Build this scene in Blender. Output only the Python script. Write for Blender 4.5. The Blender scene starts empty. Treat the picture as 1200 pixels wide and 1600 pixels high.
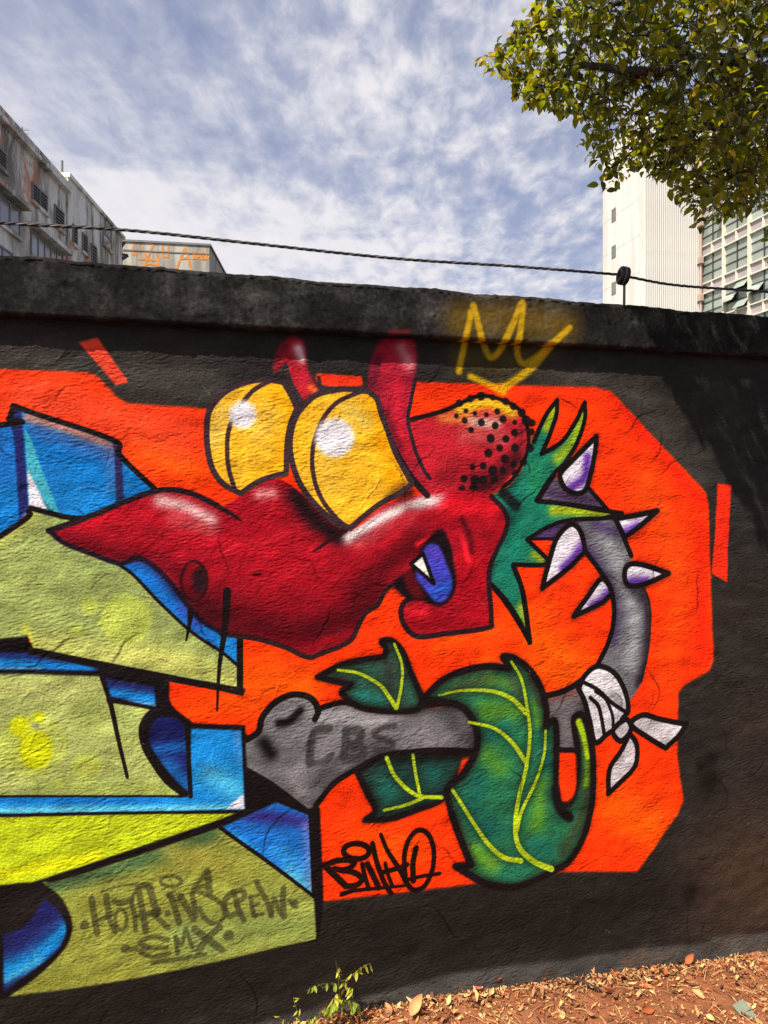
import bpy, bmesh, math, random
import numpy as np
from mathutils import Vector, Matrix, Euler
random.seed(7); RNG = np.random.default_rng(11)
sc = bpy.context.scene; COL = sc.collection

# ------------------------------------------------------------------ camera
FPX, CX, HOR, EYE = 1200.0, 600.0, 759.0, 1.55
cam_d = bpy.data.cameras.new('camera'); cam = bpy.data.objects.new('camera', cam_d); COL.objects.link(cam)
cam.location = (0, 0, EYE); cam.rotation_euler = (math.radians(90), 0, 0)
cam_d.sensor_fit = 'HORIZONTAL'; cam_d.sensor_width = 36; cam_d.lens = 36
cam_d.shift_y = -(800 - HOR) / 1200; cam_d.clip_start = .05; cam_d.clip_end = 3000
sc.camera = cam
# ------------------------------------------------------------------ wall frame (t along the wall, n towards the street)
T = Vector((.9597, .2814, 0)); N = Vector((.2814, -.9597, 0)); W0 = Vector((0, 2.3, 0))
def wall_pt(s, z, d=0.0): return W0 + T * s + N * d + Vector((0, 0, z))
# ------------------------------------------------------------------ light
SK = .47
SUN = (-.58 * T + SK * N + Vector((0, 0, 1))).normalized()
sd = bpy.data.lights.new('sun', 'SUN'); sd.energy = 5.0; sd.angle = math.radians(.6); sd.color = (1, .93, .83)
so = bpy.data.objects.new('sun', sd); COL.objects.link(so); so.location = SUN * 40
so.rotation_euler = (-SUN).to_track_quat('-Z', 'Y').to_euler()
sc.view_settings.view_transform = 'Standard'; sc.view_settings.look = 'None'
sc.view_settings.exposure = .47; sc.view_settings.gamma = 1; sc.view_settings.use_curve_mapping = False

class NT:
    """small node-tree helper"""
    def __init__(s, tree): s.t = tree; s.l = tree.links
    def n(s, kind, **kw):
        nd = s.t.nodes.new('ShaderNode' + kind)
        for k, v in kw.items():
            if k.startswith('i_'):
                key = k[2:]; key = int(key) if key.isdigit() else key.replace('_', ' ')
                if isinstance(v, bpy.types.NodeSocket): s.l.new(v, nd.inputs[key])
                else: nd.inputs[key].default_value = v
            else: setattr(nd, k, v)
        return nd
    def math(s, op, a, b=0.0, c=None):
        nd = s.n('Math', operation=op)
        for i, v in enumerate((a, b) if c is None else (a, b, c)):
            if isinstance(v, bpy.types.NodeSocket): s.l.new(v, nd.inputs[i])
            else: nd.inputs[i].default_value = v
        return nd.outputs[0]
    def ramp(s, fac, stops):
        nd = s.n('ValToRGB'); s.l.new(fac, nd.inputs[0]); e = nd.color_ramp.elements
        while len(e) < len(stops): e.new(.5)
        for el, (p, c) in zip(e, stops): el.position = p; el.color = c if len(c) == 4 else (*c, 1)
        return nd.outputs[0]
    def mix(s, fac, a, b, bt='MIX'):
        nd = s.n('Mix', data_type='RGBA', blend_type=bt)
        for i, v in ((0, fac), (6, a), (7, b)):
            if isinstance(v, bpy.types.NodeSocket): s.l.new(v, nd.inputs[i])
            else: nd.inputs[i].default_value = v if i == 0 or len(v) == 4 else (*v, 1)
        return nd.outputs[2]
    def noise(s, vec, scale, detail=4, rough=.55, dist=0.0):
        nd = s.n('TexNoise'); nd.inputs['Scale'].default_value = scale; nd.inputs['Detail'].default_value = detail
        nd.inputs['Roughness'].default_value = rough; nd.inputs['Distortion'].default_value = dist
        if vec is not None: s.l.new(vec, nd.inputs['Vector'])
        return nd.outputs[0]
    def scaled(s, vec, sx, sy, sz, rot=(0, 0, 0)):
        nd = s.n('Mapping'); s.l.new(vec, nd.inputs[0]); nd.inputs['Scale'].default_value = (sx, sy, sz)
        nd.inputs['Rotation'].default_value = rot; return nd.outputs[0]

# ------------------------------------------------------------------ sky: Nishita with a broken sheet of altocumulus
wd = bpy.data.worlds.new('World'); sc.world = wd; wd.use_nodes = True
wd.node_tree.nodes.clear(); g = NT(wd.node_tree)
sky = g.n('TexSky', sky_type='NISHITA', sun_disc=False, sun_elevation=math.asin(SUN.z),
          sun_rotation=math.atan2(SUN.x, SUN.y), air_density=1.0, dust_density=1.2, ozone_density=2.0)
dirv = g.n('TexCoord').outputs['Generated']
sx = g.n('SeparateXYZ'); g.l.new(dirv, sx.inputs[0])
zz = g.math('MAXIMUM', g.math('ADD', sx.outputs[2], .06), .06)
cv = g.n('CombineXYZ'); g.l.new(g.math('DIVIDE', sx.outputs[0], zz), cv.inputs[0]); g.l.new(g.math('DIVIDE', sx.outputs[1], zz), cv.inputs[1])
cvo = cv.outputs[0]
cshift = g.n('VectorMath', operation='ADD', i_0=cvo, i_1=(0.6, 9.1, 0)).outputs[0]
big = g.noise(g.scaled(cshift, .75, .55, 1), 1.0, 3, .5, .3)
dap = g.noise(g.scaled(cvo, 2.6, 1.25, 1, (0, 0, .12)), 4.6, 8, .60, .2)
veil = g.noise(g.scaled(cvo, .5, 1.3, 1, (0, 0, -.7)), 1.6, 7, .6, .6)
# the sheet thickens to the left of the view (towards the brightest cloud)
lf = g.math('MULTIPLY_ADD', sx.outputs[0], -.40, -.01)
damp = g.n('MapRange', i_0=g.math('ADD', sx.outputs[0], g.math('MULTIPLY', sx.outputs[2], .8)), i_1=-.25, i_2=.45, i_3=.16, i_4=.85).outputs[0]
dterm = g.math('ADD', g.math('MULTIPLY', g.math('SUBTRACT', dap, .5), damp), .375)
cover = g.math('ADD', g.math('ADD', g.math('MULTIPLY_ADD', g.math('SUBTRACT', big, .5), 1.15, .26), dterm), g.math('ADD', lf, g.math('MULTIPLY', veil, .40)))
low = g.math('MULTIPLY', g.math('SUBTRACT', .42, sx.outputs[2]), .58)
cover = g.math('ADD', cover, low)
cm = g.ramp(cover, [(.60, (.04,) * 3), (.82, (.42,) * 3), (1.08, (.95,) * 3)])
ccol = g.ramp(g.math('ADD', g.math('MULTIPLY', cover, .6), g.math('MULTIPLY', dterm, .35)), [(.52, (6.4, 6.5, 7.5)), (.64, (8.3, 8.2, 8.8)), (.90, (9.9, 9.6, 9.7))])
skyb = g.mix(1.0, sky.outputs[0], (1.05, 1.0, 1.12), 'MULTIPLY')
skyb = g.mix(.45, skyb, (4.5, 5.1, 7.4))
bg = g.n('Background'); g.l.new(g.mix(cm, skyb, ccol), bg.inputs[0]); bg.inputs[1].default_value = .069
wo = g.n('OutputWorld'); g.l.new(bg.outputs[0], wo.inputs[0])

# ------------------------------------------------------------------ object helpers
def tag(o, label=None, cat=None, group=None, kind=None):
    if label: o['label'] = label
    if cat: o['category'] = cat
    if group: o['group'] = group
    if kind: o['kind'] = kind
    return o
def empty(name, loc=(0, 0, 0)):
    o = bpy.data.objects.new(name, None); o.location = loc; o.empty_display_size = .1; COL.objects.link(o); return o
def put(o, par):
    if par is not None:
        o.parent = par
        m = Matrix.Identity(4); p = par
        while p is not None:
            m = p.matrix_parent_inverse @ Matrix.LocRotScale(p.location, p.rotation_euler, p.scale) if p.parent is None else m
            p = p.parent
        root = par
        while root.parent is not None: root = root.parent
        if par.parent is None: o.matrix_parent_inverse = Matrix.Translation(-Vector(par.location))
    return o
def lin(c): return tuple(((v / 255) / 12.92 if v / 255 <= .04045 else ((v / 255 + .055) / 1.055) ** 2.4) for v in c)
class MB:
    """collects simple solids and links them as one mesh object"""
    def __init__(s): s.v = []; s.f = []; s.m = []
    def add(s, vs, fs, mi=0):
        b = len(s.v); s.v += [tuple(v) for v in vs]; s.f += [tuple(i + b for i in f) for f in fs]; s.m += [mi] * len(fs)
    def box8(s, p, mi=0):  # p: 4 bottom corners then 4 top
        s.add(p, [(0, 3, 2, 1), (4, 5, 6, 7), (0, 1, 5, 4), (1, 2, 6, 5), (2, 3, 7, 6), (3, 0, 4, 7)], mi)
    def obox(s, o, a, b, c, mi=0):  # corner + three edge vectors
        o, a, b, c = map(Vector, (o, a, b, c))
        s.box8([o, o + a, o + a + b, o + b, o + c, o + a + c, o + a + b + c, o + b + c], mi)
    def tube(s, pts, r, k=6, mi=0, cap=True):
        pts = [Vector(p) for p in pts]; n = len(pts); vs = []; up = None
        for i, p in enumerate(pts):
            d = (pts[min(i + 1, n - 1)] - pts[max(i - 1, 0)]).normalized()
            if up is None: up = d.orthogonal().normalized()
            up = (up - d * up.dot(d)).normalized(); w = d.cross(up)
            rr = r[i] if hasattr(r, '__len__') else r
            for j in range(k):
                a = 2 * math.pi * j / k; vs.append(p + up * math.cos(a) * rr + w * math.sin(a) * rr)
        fs = [(i * k + j, i * k + (j + 1) % k, (i + 1) * k + (j + 1) % k, (i + 1) * k + j) for i in range(n - 1) for j in range(k)]
        if cap: fs += [tuple(range(k))[::-1], tuple((n - 1) * k + j for j in range(k))]
        s.add(vs, fs, mi)
    def build(s, name, mats, par=None, smooth=False):
        me = bpy.data.meshes.new(name); me.from_pydata(s.v, [], s.f)
        for m in (mats if isinstance(mats, (list, tuple)) else [mats]): me.materials.append(m)
        me.polygons.foreach_set('material_index', s.m)
        if smooth: me.polygons.foreach_set('use_smooth', [True] * len(s.f))
        me.update(); o = bpy.data.objects.new(name, me); COL.objects.link(o)
        return put(o, par)
def spline(pts, n=8, closed=False):
    """Catmull-Rom; a third value of 1 on a point makes it a corner"""
    P = [(p[0], p[1], p[2] if len(p) > 2 else 0) for p in pts]
    if closed:
        k = next((i for i, p in enumerate(P) if p[2]), None)
        if k is None:
            L = len(P); out = []
            for i in range(L):
                a, b, c, d = (np.array(P[(i + j) % L][:2], float) for j in (-1, 0, 1, 2))
                for t in np.arange(n) / n: out.append(.5 * (2 * b + (c - a) * t + (2 * a - 5 * b + 4 * c - d) * t * t + (3 * b - a - 3 * c + d) * t ** 3))
            return np.array(out)
        P = P[k:] + P[:k] + [P[k]]
    out = []; run = [P[0]]
    for i in range(1, len(P)):
        run.append(P[i])
        if P[i][2] or i == len(P) - 1:
            q = [np.array(p[:2], float) for p in run]; q = [2 * q[0] - q[1]] + q + [2 * q[-1] - q[-2]]
            for j in range(1, len(q) - 2):
                a, b, c, d = q[j - 1:j + 3]
                for t in np.arange(n) / n: out.append(.5 * (2 * b + (c - a) * t + (2 * a - 5 * b + 4 * c - d) * t * t + (3 * b - a - 3 * c + d) * t ** 3))
            run = [P[i]]
    if not closed: out.append(np.array(P[-1][:2], float))
    return np.array(out)
def fnoise(shape, wx, wy, ang=0.0, slope=1.2):
    """band-limited noise by FFT; wx, wy = typical wavelengths in pixels"""
    h, w = shape
    fy = np.fft.fftfreq(h)[:, None]; fx = np.fft.rfftfreq(w)[None, :]
    c, s_ = math.cos(ang), math.sin(ang); u = (fx * c + fy * s_) * wx; v = (-fx * s_ + fy * c) * wy
    r = np.sqrt(u * u + v * v); amp = r / (1 + r ** (2 + slope)); amp[0, 0] = 0
    z = np.fft.irfft2(np.fft.rfft2(RNG.standard_normal(shape)) * amp, s=shape)
    return (z / z.std()).astype(np.float32)

# ------------------------------------------------------------------ spray-paint canvas on the wall plane
DX = .0016; S0, S1, Z0, Z1 = -2.0, 2.4, -.20, 2.01
def wall_sz(px, py, off=0.0):
    """where a sight line meets the wall face (metres along the wall, height)"""
    k = (px - CX) / FPX; D = W0 + N * off
    s = (k * D.y - D.x) / (T.x - k * T.y); Y = D.y + T.y * s
    return s, EYE + (HOR - py) / FPX * Y
def pts2(p): return np.array([(q[0], q[1]) for q in p], float)
class Canvas:
    def __init__(c, s0, s1, z0, z1, base, off=0.0, alpha=False):
        c.s0, c.z0, c.off = s0, z0, off
        c.w, c.h = int((s1 - s0) / DX), int((z1 - z0) / DX)
        c.rgb = np.empty((c.h, c.w, 3), np.float32); c.rgb[:] = np.array(base) / 255
        c.a = np.zeros((c.h, c.w), np.float32) if alpha else None
        c.id = np.zeros((c.h, c.w), np.int16); c.names = {0: ('bare_black_paint', None)}
    def xy(c, pts):
        p = np.array([wall_sz(x, y, c.off) for x, y in pts2(pts)])
        return np.stack([(p[:, 0] - c.s0) / DX, (p[:, 1] - c.z0) / DX], 1)
    def k(c, pts):  # canvas pixels per photo pixel at this place
        x, y = pts2(pts).mean(0); a = wall_sz(x, y); b = wall_sz(x, y + 10); d = wall_sz(x + 10, y)
        return .5 * (abs(a[1] - b[1]) + abs(d[0] - a[0])) / 10 / DX
    def comp(c, sl, m, col, reg=0):
        col = np.array(col, np.float32) / 255; v = c.rgb[sl]; v += (col - v) * m[..., None]
        if c.a is not None: c.a[sl] = np.maximum(c.a[sl], m)
        if reg: c.id[sl][m > .5] = reg
    def reg(c, name, par=None):
        i = len(c.names); c.names[i] = (name, par); return i
    def poly(c, pts, soft=0.8, curve=True):
        q = spline(pts, 6, True) if curve else pts2(pts)
        x = c.xy(q) * 2; pad = int(soft * 4 + 4)
        x0, y0 = max(int(x[:, 0].min() / 2) - pad, 0), max(int(x[:, 1].min() / 2) - pad, 0)
        x1, y1 = min(int(x[:, 0].max() / 2) + pad, c.w), min(int(x[:, 1].max() / 2) + pad, c.h)
        H, Wd = (y1 - y0) * 2, (x1 - x0) * 2; acc = np.zeros((H, Wd + 1), np.int32)
        X = x[:, 0] - x0 * 2; Y = x[:, 1] - y0 * 2
        for i in range(len(X)):
            xa, ya, xb, yb = X[i - 1], Y[i - 1], X[i], Y[i]
            if ya > yb: xa, ya, xb, yb = xb, yb, xa, ya
            r = np.arange(max(int(math.ceil(ya - .5)), 0), min(int(math.ceil(yb - .5)), H))
            if len(r) and yb > ya:
                xx = np.clip(np.ceil(xa + (r + .5 - ya) / (yb - ya) * (xb - xa) - .5), 0, Wd).astype(int)
                np.add.at(acc, (r, xx), 1)
        m = (np.cumsum(acc, 1)[:, :-1] & 1).astype(np.float32).reshape(y1 - y0, 2, x1 - x0, 2).mean((1, 3))
        for _ in range(2): m = c.blur(m, soft)
        return (slice(y0, y1), slice(x0, x1)), m
    @staticmethod
    def blur(m, r):
        r = int(round(r))
        if r < 1: return m
        for ax in (0, 1):
            p = np.pad(m, [(r + 1, r) if a == ax else (0, 0) for a in (0, 1)], mode='edge'); cs = np.cumsum(p, ax, dtype=np.float64); n = m.shape[ax]
            m = ((np.take(cs, range(2 * r + 1, 2 * r + 1 + n), ax) - np.take(cs, range(0, n), ax)) / (2 * r + 1)).astype(np.float32)
        return m
    def fill(c, pts, col, name=None, par=None, soft=.8, curve=True, a=1.0):
        sl, m = c.poly(pts, soft, curve); rg = c.reg(name, par) if name else 0
        c.comp(sl, m * a, col, rg); c.last = (sl, m); return (sl, m)
    def dist(c, pts, curve, rmax, n=6):
        q = spline(pts, n) if curve and len(pts) > 2 else pts2(pts)
        x = c.xy(q); pad = rmax + 3
        x0, y0 = max(int(x[:, 0].min() - pad), 0), max(int(x[:, 1].min() - pad), 0)
        x1, y1 = min(int(x[:, 0].max() + pad), c.w), min(int(x[:, 1].max() + pad), c.h)
        return x, x0, y0, x1, y1
    def stroke(c, pts, wd, col, soft=1.2, a=1.0, name=None, par=None, clip=None, curve=True, air=False, reg=0):
        """a line of spray or brush; wd one width or (start, end); air = soft gaussian airbrush, then wd is its reach"""
        k = c.k(pts); w0, w1 = (wd if isinstance(wd, tuple) else (wd, wd)); w0 *= k / (1 if air else 2); w1 *= k / (1 if air else 2)
        x, x0, y0, x1, y1 = c.dist(pts, curve, max(w0, w1) * (2.2 if air else 1) + soft * 2)
        if x1 <= x0 or y1 <= y0: return
        m = np.zeros((y1 - y0, x1 - x0), np.float32); n = max(len(x) - 1, 1); pad0 = max(w0, w1) * (2.2 if air else 1) + soft * 2 + 2
        if len(x) == 1: x = np.vstack([x, x + .01])
        for i in range(len(x) - 1):
            A, B = x[i], x[i + 1]; ra = w0 + (w1 - w0) * i / n; rb = w0 + (w1 - w0) * (i + 1) / n
            a0, b0 = max(int(min(A[0], B[0]) - pad0), x0), max(int(min(A[1], B[1]) - pad0), y0)
            a1, b1 = min(int(max(A[0], B[0]) + pad0) + 1, x1), min(int(max(A[1], B[1]) + pad0) + 1, y1)
            if a1 <= a0 or b1 <= b0: continue
            gx = np.arange(a0, a1)[None, :] + .5 - A[0]; gy = np.arange(b0, b1)[:, None] + .5 - A[1]; d = B - A; L = max(d @ d, 1e-6)
            t = np.clip((gx * d[0] + gy * d[1]) / L, 0, 1); ds = np.sqrt((gx - t * d[0]) ** 2 + (gy - t * d[1]) ** 2); rr = ra + (rb - ra) * t
            v = np.exp(-(ds / (rr * .8)) ** 2 * 1.2) if air else np.clip((rr - ds) / max(soft, .5) + .5, 0, 1)
            sv = m[b0 - y0:b1 - y0, a0 - x0:a1 - x0]; np.maximum(sv, v, out=sv)
        sl = (slice(y0, y1), slice(x0, x1))
        if clip is not None: m = m * c.sub(clip, sl)
        if name: reg = c.reg(name, par)
        c.comp(sl, m * a, col, reg)
    def sub(c, clip, sl):
        (cs, cm) = clip; out = np.zeros((sl[0].stop - sl[0].start, sl[1].stop - sl[1].start), np.float32)
        y0, y1 = max(cs[0].start, sl[0].start), min(cs[0].stop, sl[0].stop); x0, x1 = max(cs[1].start, sl[1].start), min(cs[1].stop, sl[1].stop)
        if y1 > y0 and x1 > x0: out[y0 - sl[0].start:y1 - sl[0].start, x0 - sl[1].start:x1 - sl[1].start] = cm[y0 - cs[0].start:y1 - cs[0].start, x0 - cs[1].start:x1 - cs[1].start]
        return out
    def air(c, pts, r, col, a=.8, clip=None): c.stroke(pts if isinstance(pts, list) else [pts], r, col, a=a, clip=c.last if clip is None else clip, air=True)
    def line(c, pts, w, col=(24, 18, 18), soft=1.6, closed=False, **kw):
        if closed: q = spline(pts, 6, True); q = np.vstack([q, q[:1]]); c.stroke(q, w, col, soft, curve=False, **kw)
        else: c.stroke(pts, w, col, soft, **kw)
def ell(cx, cy, rx, ry, n=14, rot=0.0):
    return [(cx + rx * math.cos(2 * math.pi * i / n) * math.cos(rot) - ry * math.sin(2 * math.pi * i / n) * math.sin(rot),
             cy + rx * math.cos(2 * math.pi * i / n) * math.sin(rot) + ry * math.sin(2 * math.pi * i / n) * math.cos(rot)) for i in range(n)]
#@@PAINT
K = (22, 17, 18); NAVY = (34, 36, 92); BLUE = (16, 108, 180); SKYB = (58, 172, 212); ORG = (250, 54, 8); LORG = (252, 88, 6); RED = (160, 17, 31)
c = Canvas(S0, S1, Z0, Z1, (41, 38, 35))
# black ground coat: brown overspray on the right, bare cement along the foot
for p, r, a in (((1165, 1370), 140, .75), ((1180, 1120), 90, .25), ((1150, 950), 80, .25), ((1020, 720), 60, .5), ((1010, 650), 70, .3), ((240, 560), 90, .25), ((60, 560), 70, .35)):
    c.stroke([p], r, (74, 55, 42), a=a, air=True)
for p, r in (((1110, 1185), 14), ((1106, 1222), 26), ((1078, 1395), 22), ((1094, 1196), 12)): c.stroke([p], r, (20, 16, 14), a=.8, air=True)
c.stroke([(60, 1600), (470, 1480), (700, 1450), (900, 1430), (1020, 1400)], 80, (31, 27, 24), a=.9, air=True)
c.stroke([(-300, 560), (0, 560), (330, 600)], 50, (66, 62, 58), a=.7, air=True); c.stroke([(850, 590), (980, 620), (1090, 740)], 42, (66, 61, 55), a=.8, air=True); c.stroke([(1120, 600), (1180, 800)], 60, (52, 49, 45), a=.6, air=True)
c.fill([(1900, 1420, 1), (1200, 1458), (1100, 1474), (1000, 1482), (900, 1497), (800, 1508), (700, 1524), (640, 1540), (560, 1560), (400, 1600), (100, 1680), (100, 1900, 1), (1900, 1900, 1)], (84, 83, 79), 'bare_cement_foot', soft=4, a=.75)
for i in range(46):
    x = RNG.uniform(480, 1230); y = 1452 + (1200 - x) * .17 + RNG.uniform(6, 40); c.stroke([(x, y)], RNG.uniform(6, 22), (118, 88, 66), a=RNG.uniform(.1, .35), air=True)

# orange panel
panel = c.fill([(-420, 566, 1), (0, 577), (138, 582), (152, 588), (184, 622), (200, 631), (318, 638, 1), (420, 668), (560, 640), (652, 597, 1), (800, 602), (930, 605), (955, 612, 1), (1102, 768), (1107, 785), (1110, 900), (1115, 1030), (1108, 1048), (1070, 1070), (1060, 1082), (1058, 1180), (1068, 1250), (1060, 1270), (996, 1362, 1), (880, 1362), (735, 1382), (505, 1408, 1), (490, 1300), (380, 1140, 1), (250, 1150), (250, 1060), (-420, 1000, 1)], ORG, 'orange_panel', soft=1.5, curve=False)
for p, r, cc, a in (([(225, 700), (300, 730)], 38, LORG, .8), ([(40, 620), (280, 680)], 60, (236, 72, 44), .7), ([(400, 1060), (470, 1070)], 50, LORG, .9), ([(300, 1110), (400, 1100)], 26, LORG, .6),
                    ([(840, 1000), (900, 1040)], 42, LORG, 1), ([(960, 1260), (1020, 1290)], 50, LORG, .9), ([(1010, 760), (1060, 900)], 45, (250, 78, 14), .7), ([(760, 1040), (880, 1060)], 30, LORG, .7), ([(1060, 960), (1040, 1060)], 30, (250, 80, 12), .5),
                    ([(560, 1320), (640, 1330)], 40, LORG, .55), ([(960, 620), (1100, 790)], 16, (240, 34, 14), .7), ([(1095, 820), (1098, 1030)], 16, (240, 34, 14), .6), ([(690, 1010), (860, 950)], 26, LORG, .5), ([(655, 605), (940, 612)], 12, (242, 44, 18), .6)):
    c.air(p, r, cc, a, panel)
c.fill([(123, 535, 1), (152, 527, 1), (201, 597, 1), (181, 602, 1)], (232, 70, 44), 'orange_dash', soft=1.2)
c.fill([(1121, 755, 1), (1143, 758, 1), (1138, 850), (1136, 910, 1), (1112, 896, 1), (1118, 820)], (240, 44, 18), 'orange_dash', soft=1)
c.fill([(496, 583, 1), (565, 588, 1), (563, 603), (508, 603), (493, 592)], (240, 52, 22), 'orange_dash', soft=1.2)
# ---- wild-style letters at the left
LB = c.fill([(-420, 985, 1), (0, 993), (45, 986), (62, 1012), (240, 1045), (384, 1076, 1), (380, 1088, 1), (268, 1062), (265, 1066, 1), (268, 1100), (302, 1130, 1), (383, 1133, 1), (386, 1190), (400, 1205), (500, 1262, 1), (505, 1408), (496, 1470, 1), (10, 1560, 1), (-420, 1640, 1)], K, 'letter_outline', soft=1)
c.air([(100, 1400), (20, 1430)], 50, (40, 36, 32), .6)
B = c.fill([(-420, 700, 1), (0, 664), (14, 655), (21, 632, 1), (60, 646), (178, 687, 1), (188, 712), (243, 764, 1), (200, 785), (140, 806), (112, 808, 1), (48, 793, 1), (0, 852, 1), (-420, 1140, 1)], BLUE, 'letter', soft=1)
c.air([(40, 760), (140, 790)], 50, (28, 132, 205), .6); c.air([(0, 680), (10, 740)], 30, (30, 100, 180), .8); c.air([(0, 800)], 30, (22, 132, 215), .8)
c.air([(45, 652), (110, 672), (178, 698)], 13, (196, 118, 90), .85); c.air([(60, 675), (178, 715)], 16, (74, 92, 160), .5); c.air([(170, 700), (178, 760)], 16, (96, 110, 160), .4)
c.fill([(38, 668, 1), (50, 690), (64, 730), (93, 802, 1), (75, 798, 1), (42, 735, 1)], (66, 170, 188)); c.fill([(42, 733, 1), (52, 750), (75, 798, 1), (45, 792, 1)], (222, 222, 228))
c.fill([(14, 655), (20, 636), (33, 640, 1), (38, 700), (44, 792, 1), (30, 812, 1), (22, 690)], NAVY, 'letter_bar', soft=1)
c.fill([(176, 690, 1), (190, 706, 1), (194, 784, 1), (182, 792, 1), (179, 720)], (40, 38, 82), 'letter_bar', soft=1)
c.line([(-420, 698), (0, 664), (14, 655), (21, 634, 1), (60, 648), (178, 688), (188, 712), (243, 765)], 9)
G = c.fill([(-420, 1085, 1), (0, 838), (48, 795, 1), (110, 810), (85, 826), (78, 834), (130, 864), (186, 882), (210, 900), (250, 942), (300, 988), (345, 1018), (374, 1040, 1), (373, 1074, 1), (225, 1047), (60, 1017), (54, 1015, 1), (43, 990, 1), (0, 998), (-420, 1040, 1)], (146, 160, 88), 'letter', soft=1)
c.air([(0, 850), (52, 808)], 14, (184, 192, 92), .8); c.air([(60, 1005), (240, 1030), (360, 1060)], 26, (190, 194, 98), .8); c.air([(40, 980), (50, 1010)], 10, (205, 210, 70), .8); c.air([(200, 1010), (300, 1040)], 30, (186, 190, 96), .7); c.air([(100, 850), (180, 890)], 24, (138, 154, 92), .6); c.air([(20, 880), (60, 960)], 30, (156, 168, 92), .6)
for x, y, r in ((196, 968, 40), (140, 945, 14), (120, 986, 9)): c.fill(ell(x, y, r, r), (180, 196, 80), soft=3, a=.85)
c.line([(-420, 1088), (0, 838), (48, 794, 1), (110, 809), (150, 808)], 9)
c.fill([(-420, 1012, 1), (0, 1019), (50, 1023), (148, 1043), (150, 1048, 1), (0, 1046), (-420, 1046, 1)], NAVY, 'letter_shade'); c.air([(-200, 1040), (0, 1036), (140, 1046)], 13, (24, 122, 200), 1); c.air([(-200, 1048), (60, 1044)], 5, (96, 190, 220), .6)
W_ = c.fill([(186, 884, 1), (215, 872), (240, 886), (275, 925), (305, 962), (345, 985), (372, 998, 1), (374, 1040, 1), (345, 1016), (300, 986), (250, 940), (208, 898)], (22, 108, 192), 'letter_shade')
c.air([(200, 872), (235, 880), (280, 928), (312, 966)], 14, (36, 34, 84), .9); c.air([(345, 1000), (368, 1020)], 14, (30, 140, 212), .7); c.air([(280, 950), (310, 978)], 9, (60, 70, 170), .6)
c.line([(186, 882), (210, 900), (250, 942), (300, 988), (345, 1018), (374, 1042)], 5); c.line([(375, 992), (375, 1078)], 10, curve=False); c.line([(54, 1018), (225, 1052), (376, 1080)], 11)
G2 = c.fill([(-420, 1049, 1), (0, 1053), (156, 1057, 1), (163, 1075), (172, 1097, 1), (237, 1109, 1), (227, 1124), (222, 1142), (226, 1165), (237, 1188), (260, 1220), (282, 1244, 1), (-420, 1243, 1)], (160, 172, 94), 'letter', soft=1)
c.air([(0, 1080), (150, 1075)], 22, (172, 178, 102), .7); c.air([(60, 1226), (260, 1236)], 18, (148, 162, 74), .7); c.air([(0, 1180), (30, 1180)], 30, (182, 192, 90), .7)
for x, y, rx, ry, cc, a in ((50, 1165, 55, 50, (178, 192, 78), .6), (56, 1172, 26, 30, (200, 210, 16), .95), (31, 1136, 16, 17, (200, 210, 16), .95), (60, 1120, 9, 8, (200, 210, 16), .9), (136, 1197, 23, 20, (180, 194, 78), .9), (92, 1223, 8, 7, (180, 194, 78), .9), (135, 1120, 26, 34, (154, 166, 84), .7)): c.fill(ell(x, y, rx, ry), cc, soft=3, a=a)
c.fill(ell(56, 1135, 6, 5), (140, 146, 92), soft=1)
c.line([(160, 1058), (172, 1096), (186, 1160), (199, 1215)], (9, 5)); c.line([(170, 1094), (205, 1099), (240, 1106)], 7); c.line([(240, 1109), (226, 1125), (221, 1142), (226, 1167), (240, 1192), (262, 1222), (296, 1246)], 9)
R1 = c.fill([(165, 1060, 1), (241, 1073, 1), (243, 1104, 1), (205, 1096), (173, 1088, 1)], NAVY, 'letter_shade'); c.air([(172, 1082), (243, 1092)], 12, (26, 128, 202), 1); c.air([(200, 1097), (243, 1102)], 5, (90, 196, 222), .7)
E1 = c.fill([(246, 1122), (276, 1122, 1), (291, 1136, 1), (297, 1240, 1), (270, 1214), (243, 1178), (232, 1150)], (26, 28, 84), 'letter_shade'); c.air([(245, 1172), (290, 1165)], 14, (22, 88, 158), .9); c.air([(260, 1195), (292, 1225)], 20, (26, 98, 168), .9)
R2 = c.fill([(299, 1139, 1), (377, 1141, 1), (382, 1264, 1), (250, 1268), (-420, 1276, 1), (-420, 1248, 1), (296, 1245, 1)], (24, 126, 198), 'letter_shade', curve=False)
c.air([(-200, 1270), (0, 1267), (200, 1264), (350, 1262)], 9, (98, 192, 214), .9); c.air([(-200, 1250), (100, 1250), (250, 1250)], 7, (20, 112, 196), .8); c.air([(330, 1210), (370, 1235)], 26, (84, 188, 216), .7); c.air([(310, 1155), (340, 1180)], 22, (22, 132, 206), .6); c.air([(370, 1145), (376, 1190)], 8, (90, 130, 180), .5)
c.fill([(352, 1264, 1), (380, 1240, 1), (382, 1264, 1)], (222, 222, 226)); c.line([(-420, 1245), (0, 1244), (285, 1244)], 3.5); c.line([(292, 1136), (298, 1244)], 7, curve=False)
Y1 = c.fill([(-420, 1281, 1), (0, 1276), (200, 1272), (368, 1271, 1), (300, 1295), (70, 1372), (0, 1383), (-420, 1436, 1)], (180, 200, 30), 'letter', soft=1); c.air([(0, 1370), (150, 1340)], 16, (216, 214, 10), .5); c.air([(200, 1290), (330, 1280)], 14, (190, 206, 30), .6)
c.line([(-420, 1280), (0, 1274), (200, 1270), (355, 1269)], 5)
O1 = c.fill([(66, 1378, 1), (110, 1372), (344, 1294, 1), (420, 1346), (490, 1400, 1), (494, 1467, 1), (300, 1511), (150, 1539), (14, 1557, 1), (60, 1524), (100, 1484), (113, 1452), (108, 1425), (92, 1398)], (140, 146, 60), 'letter', soft=1)
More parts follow.
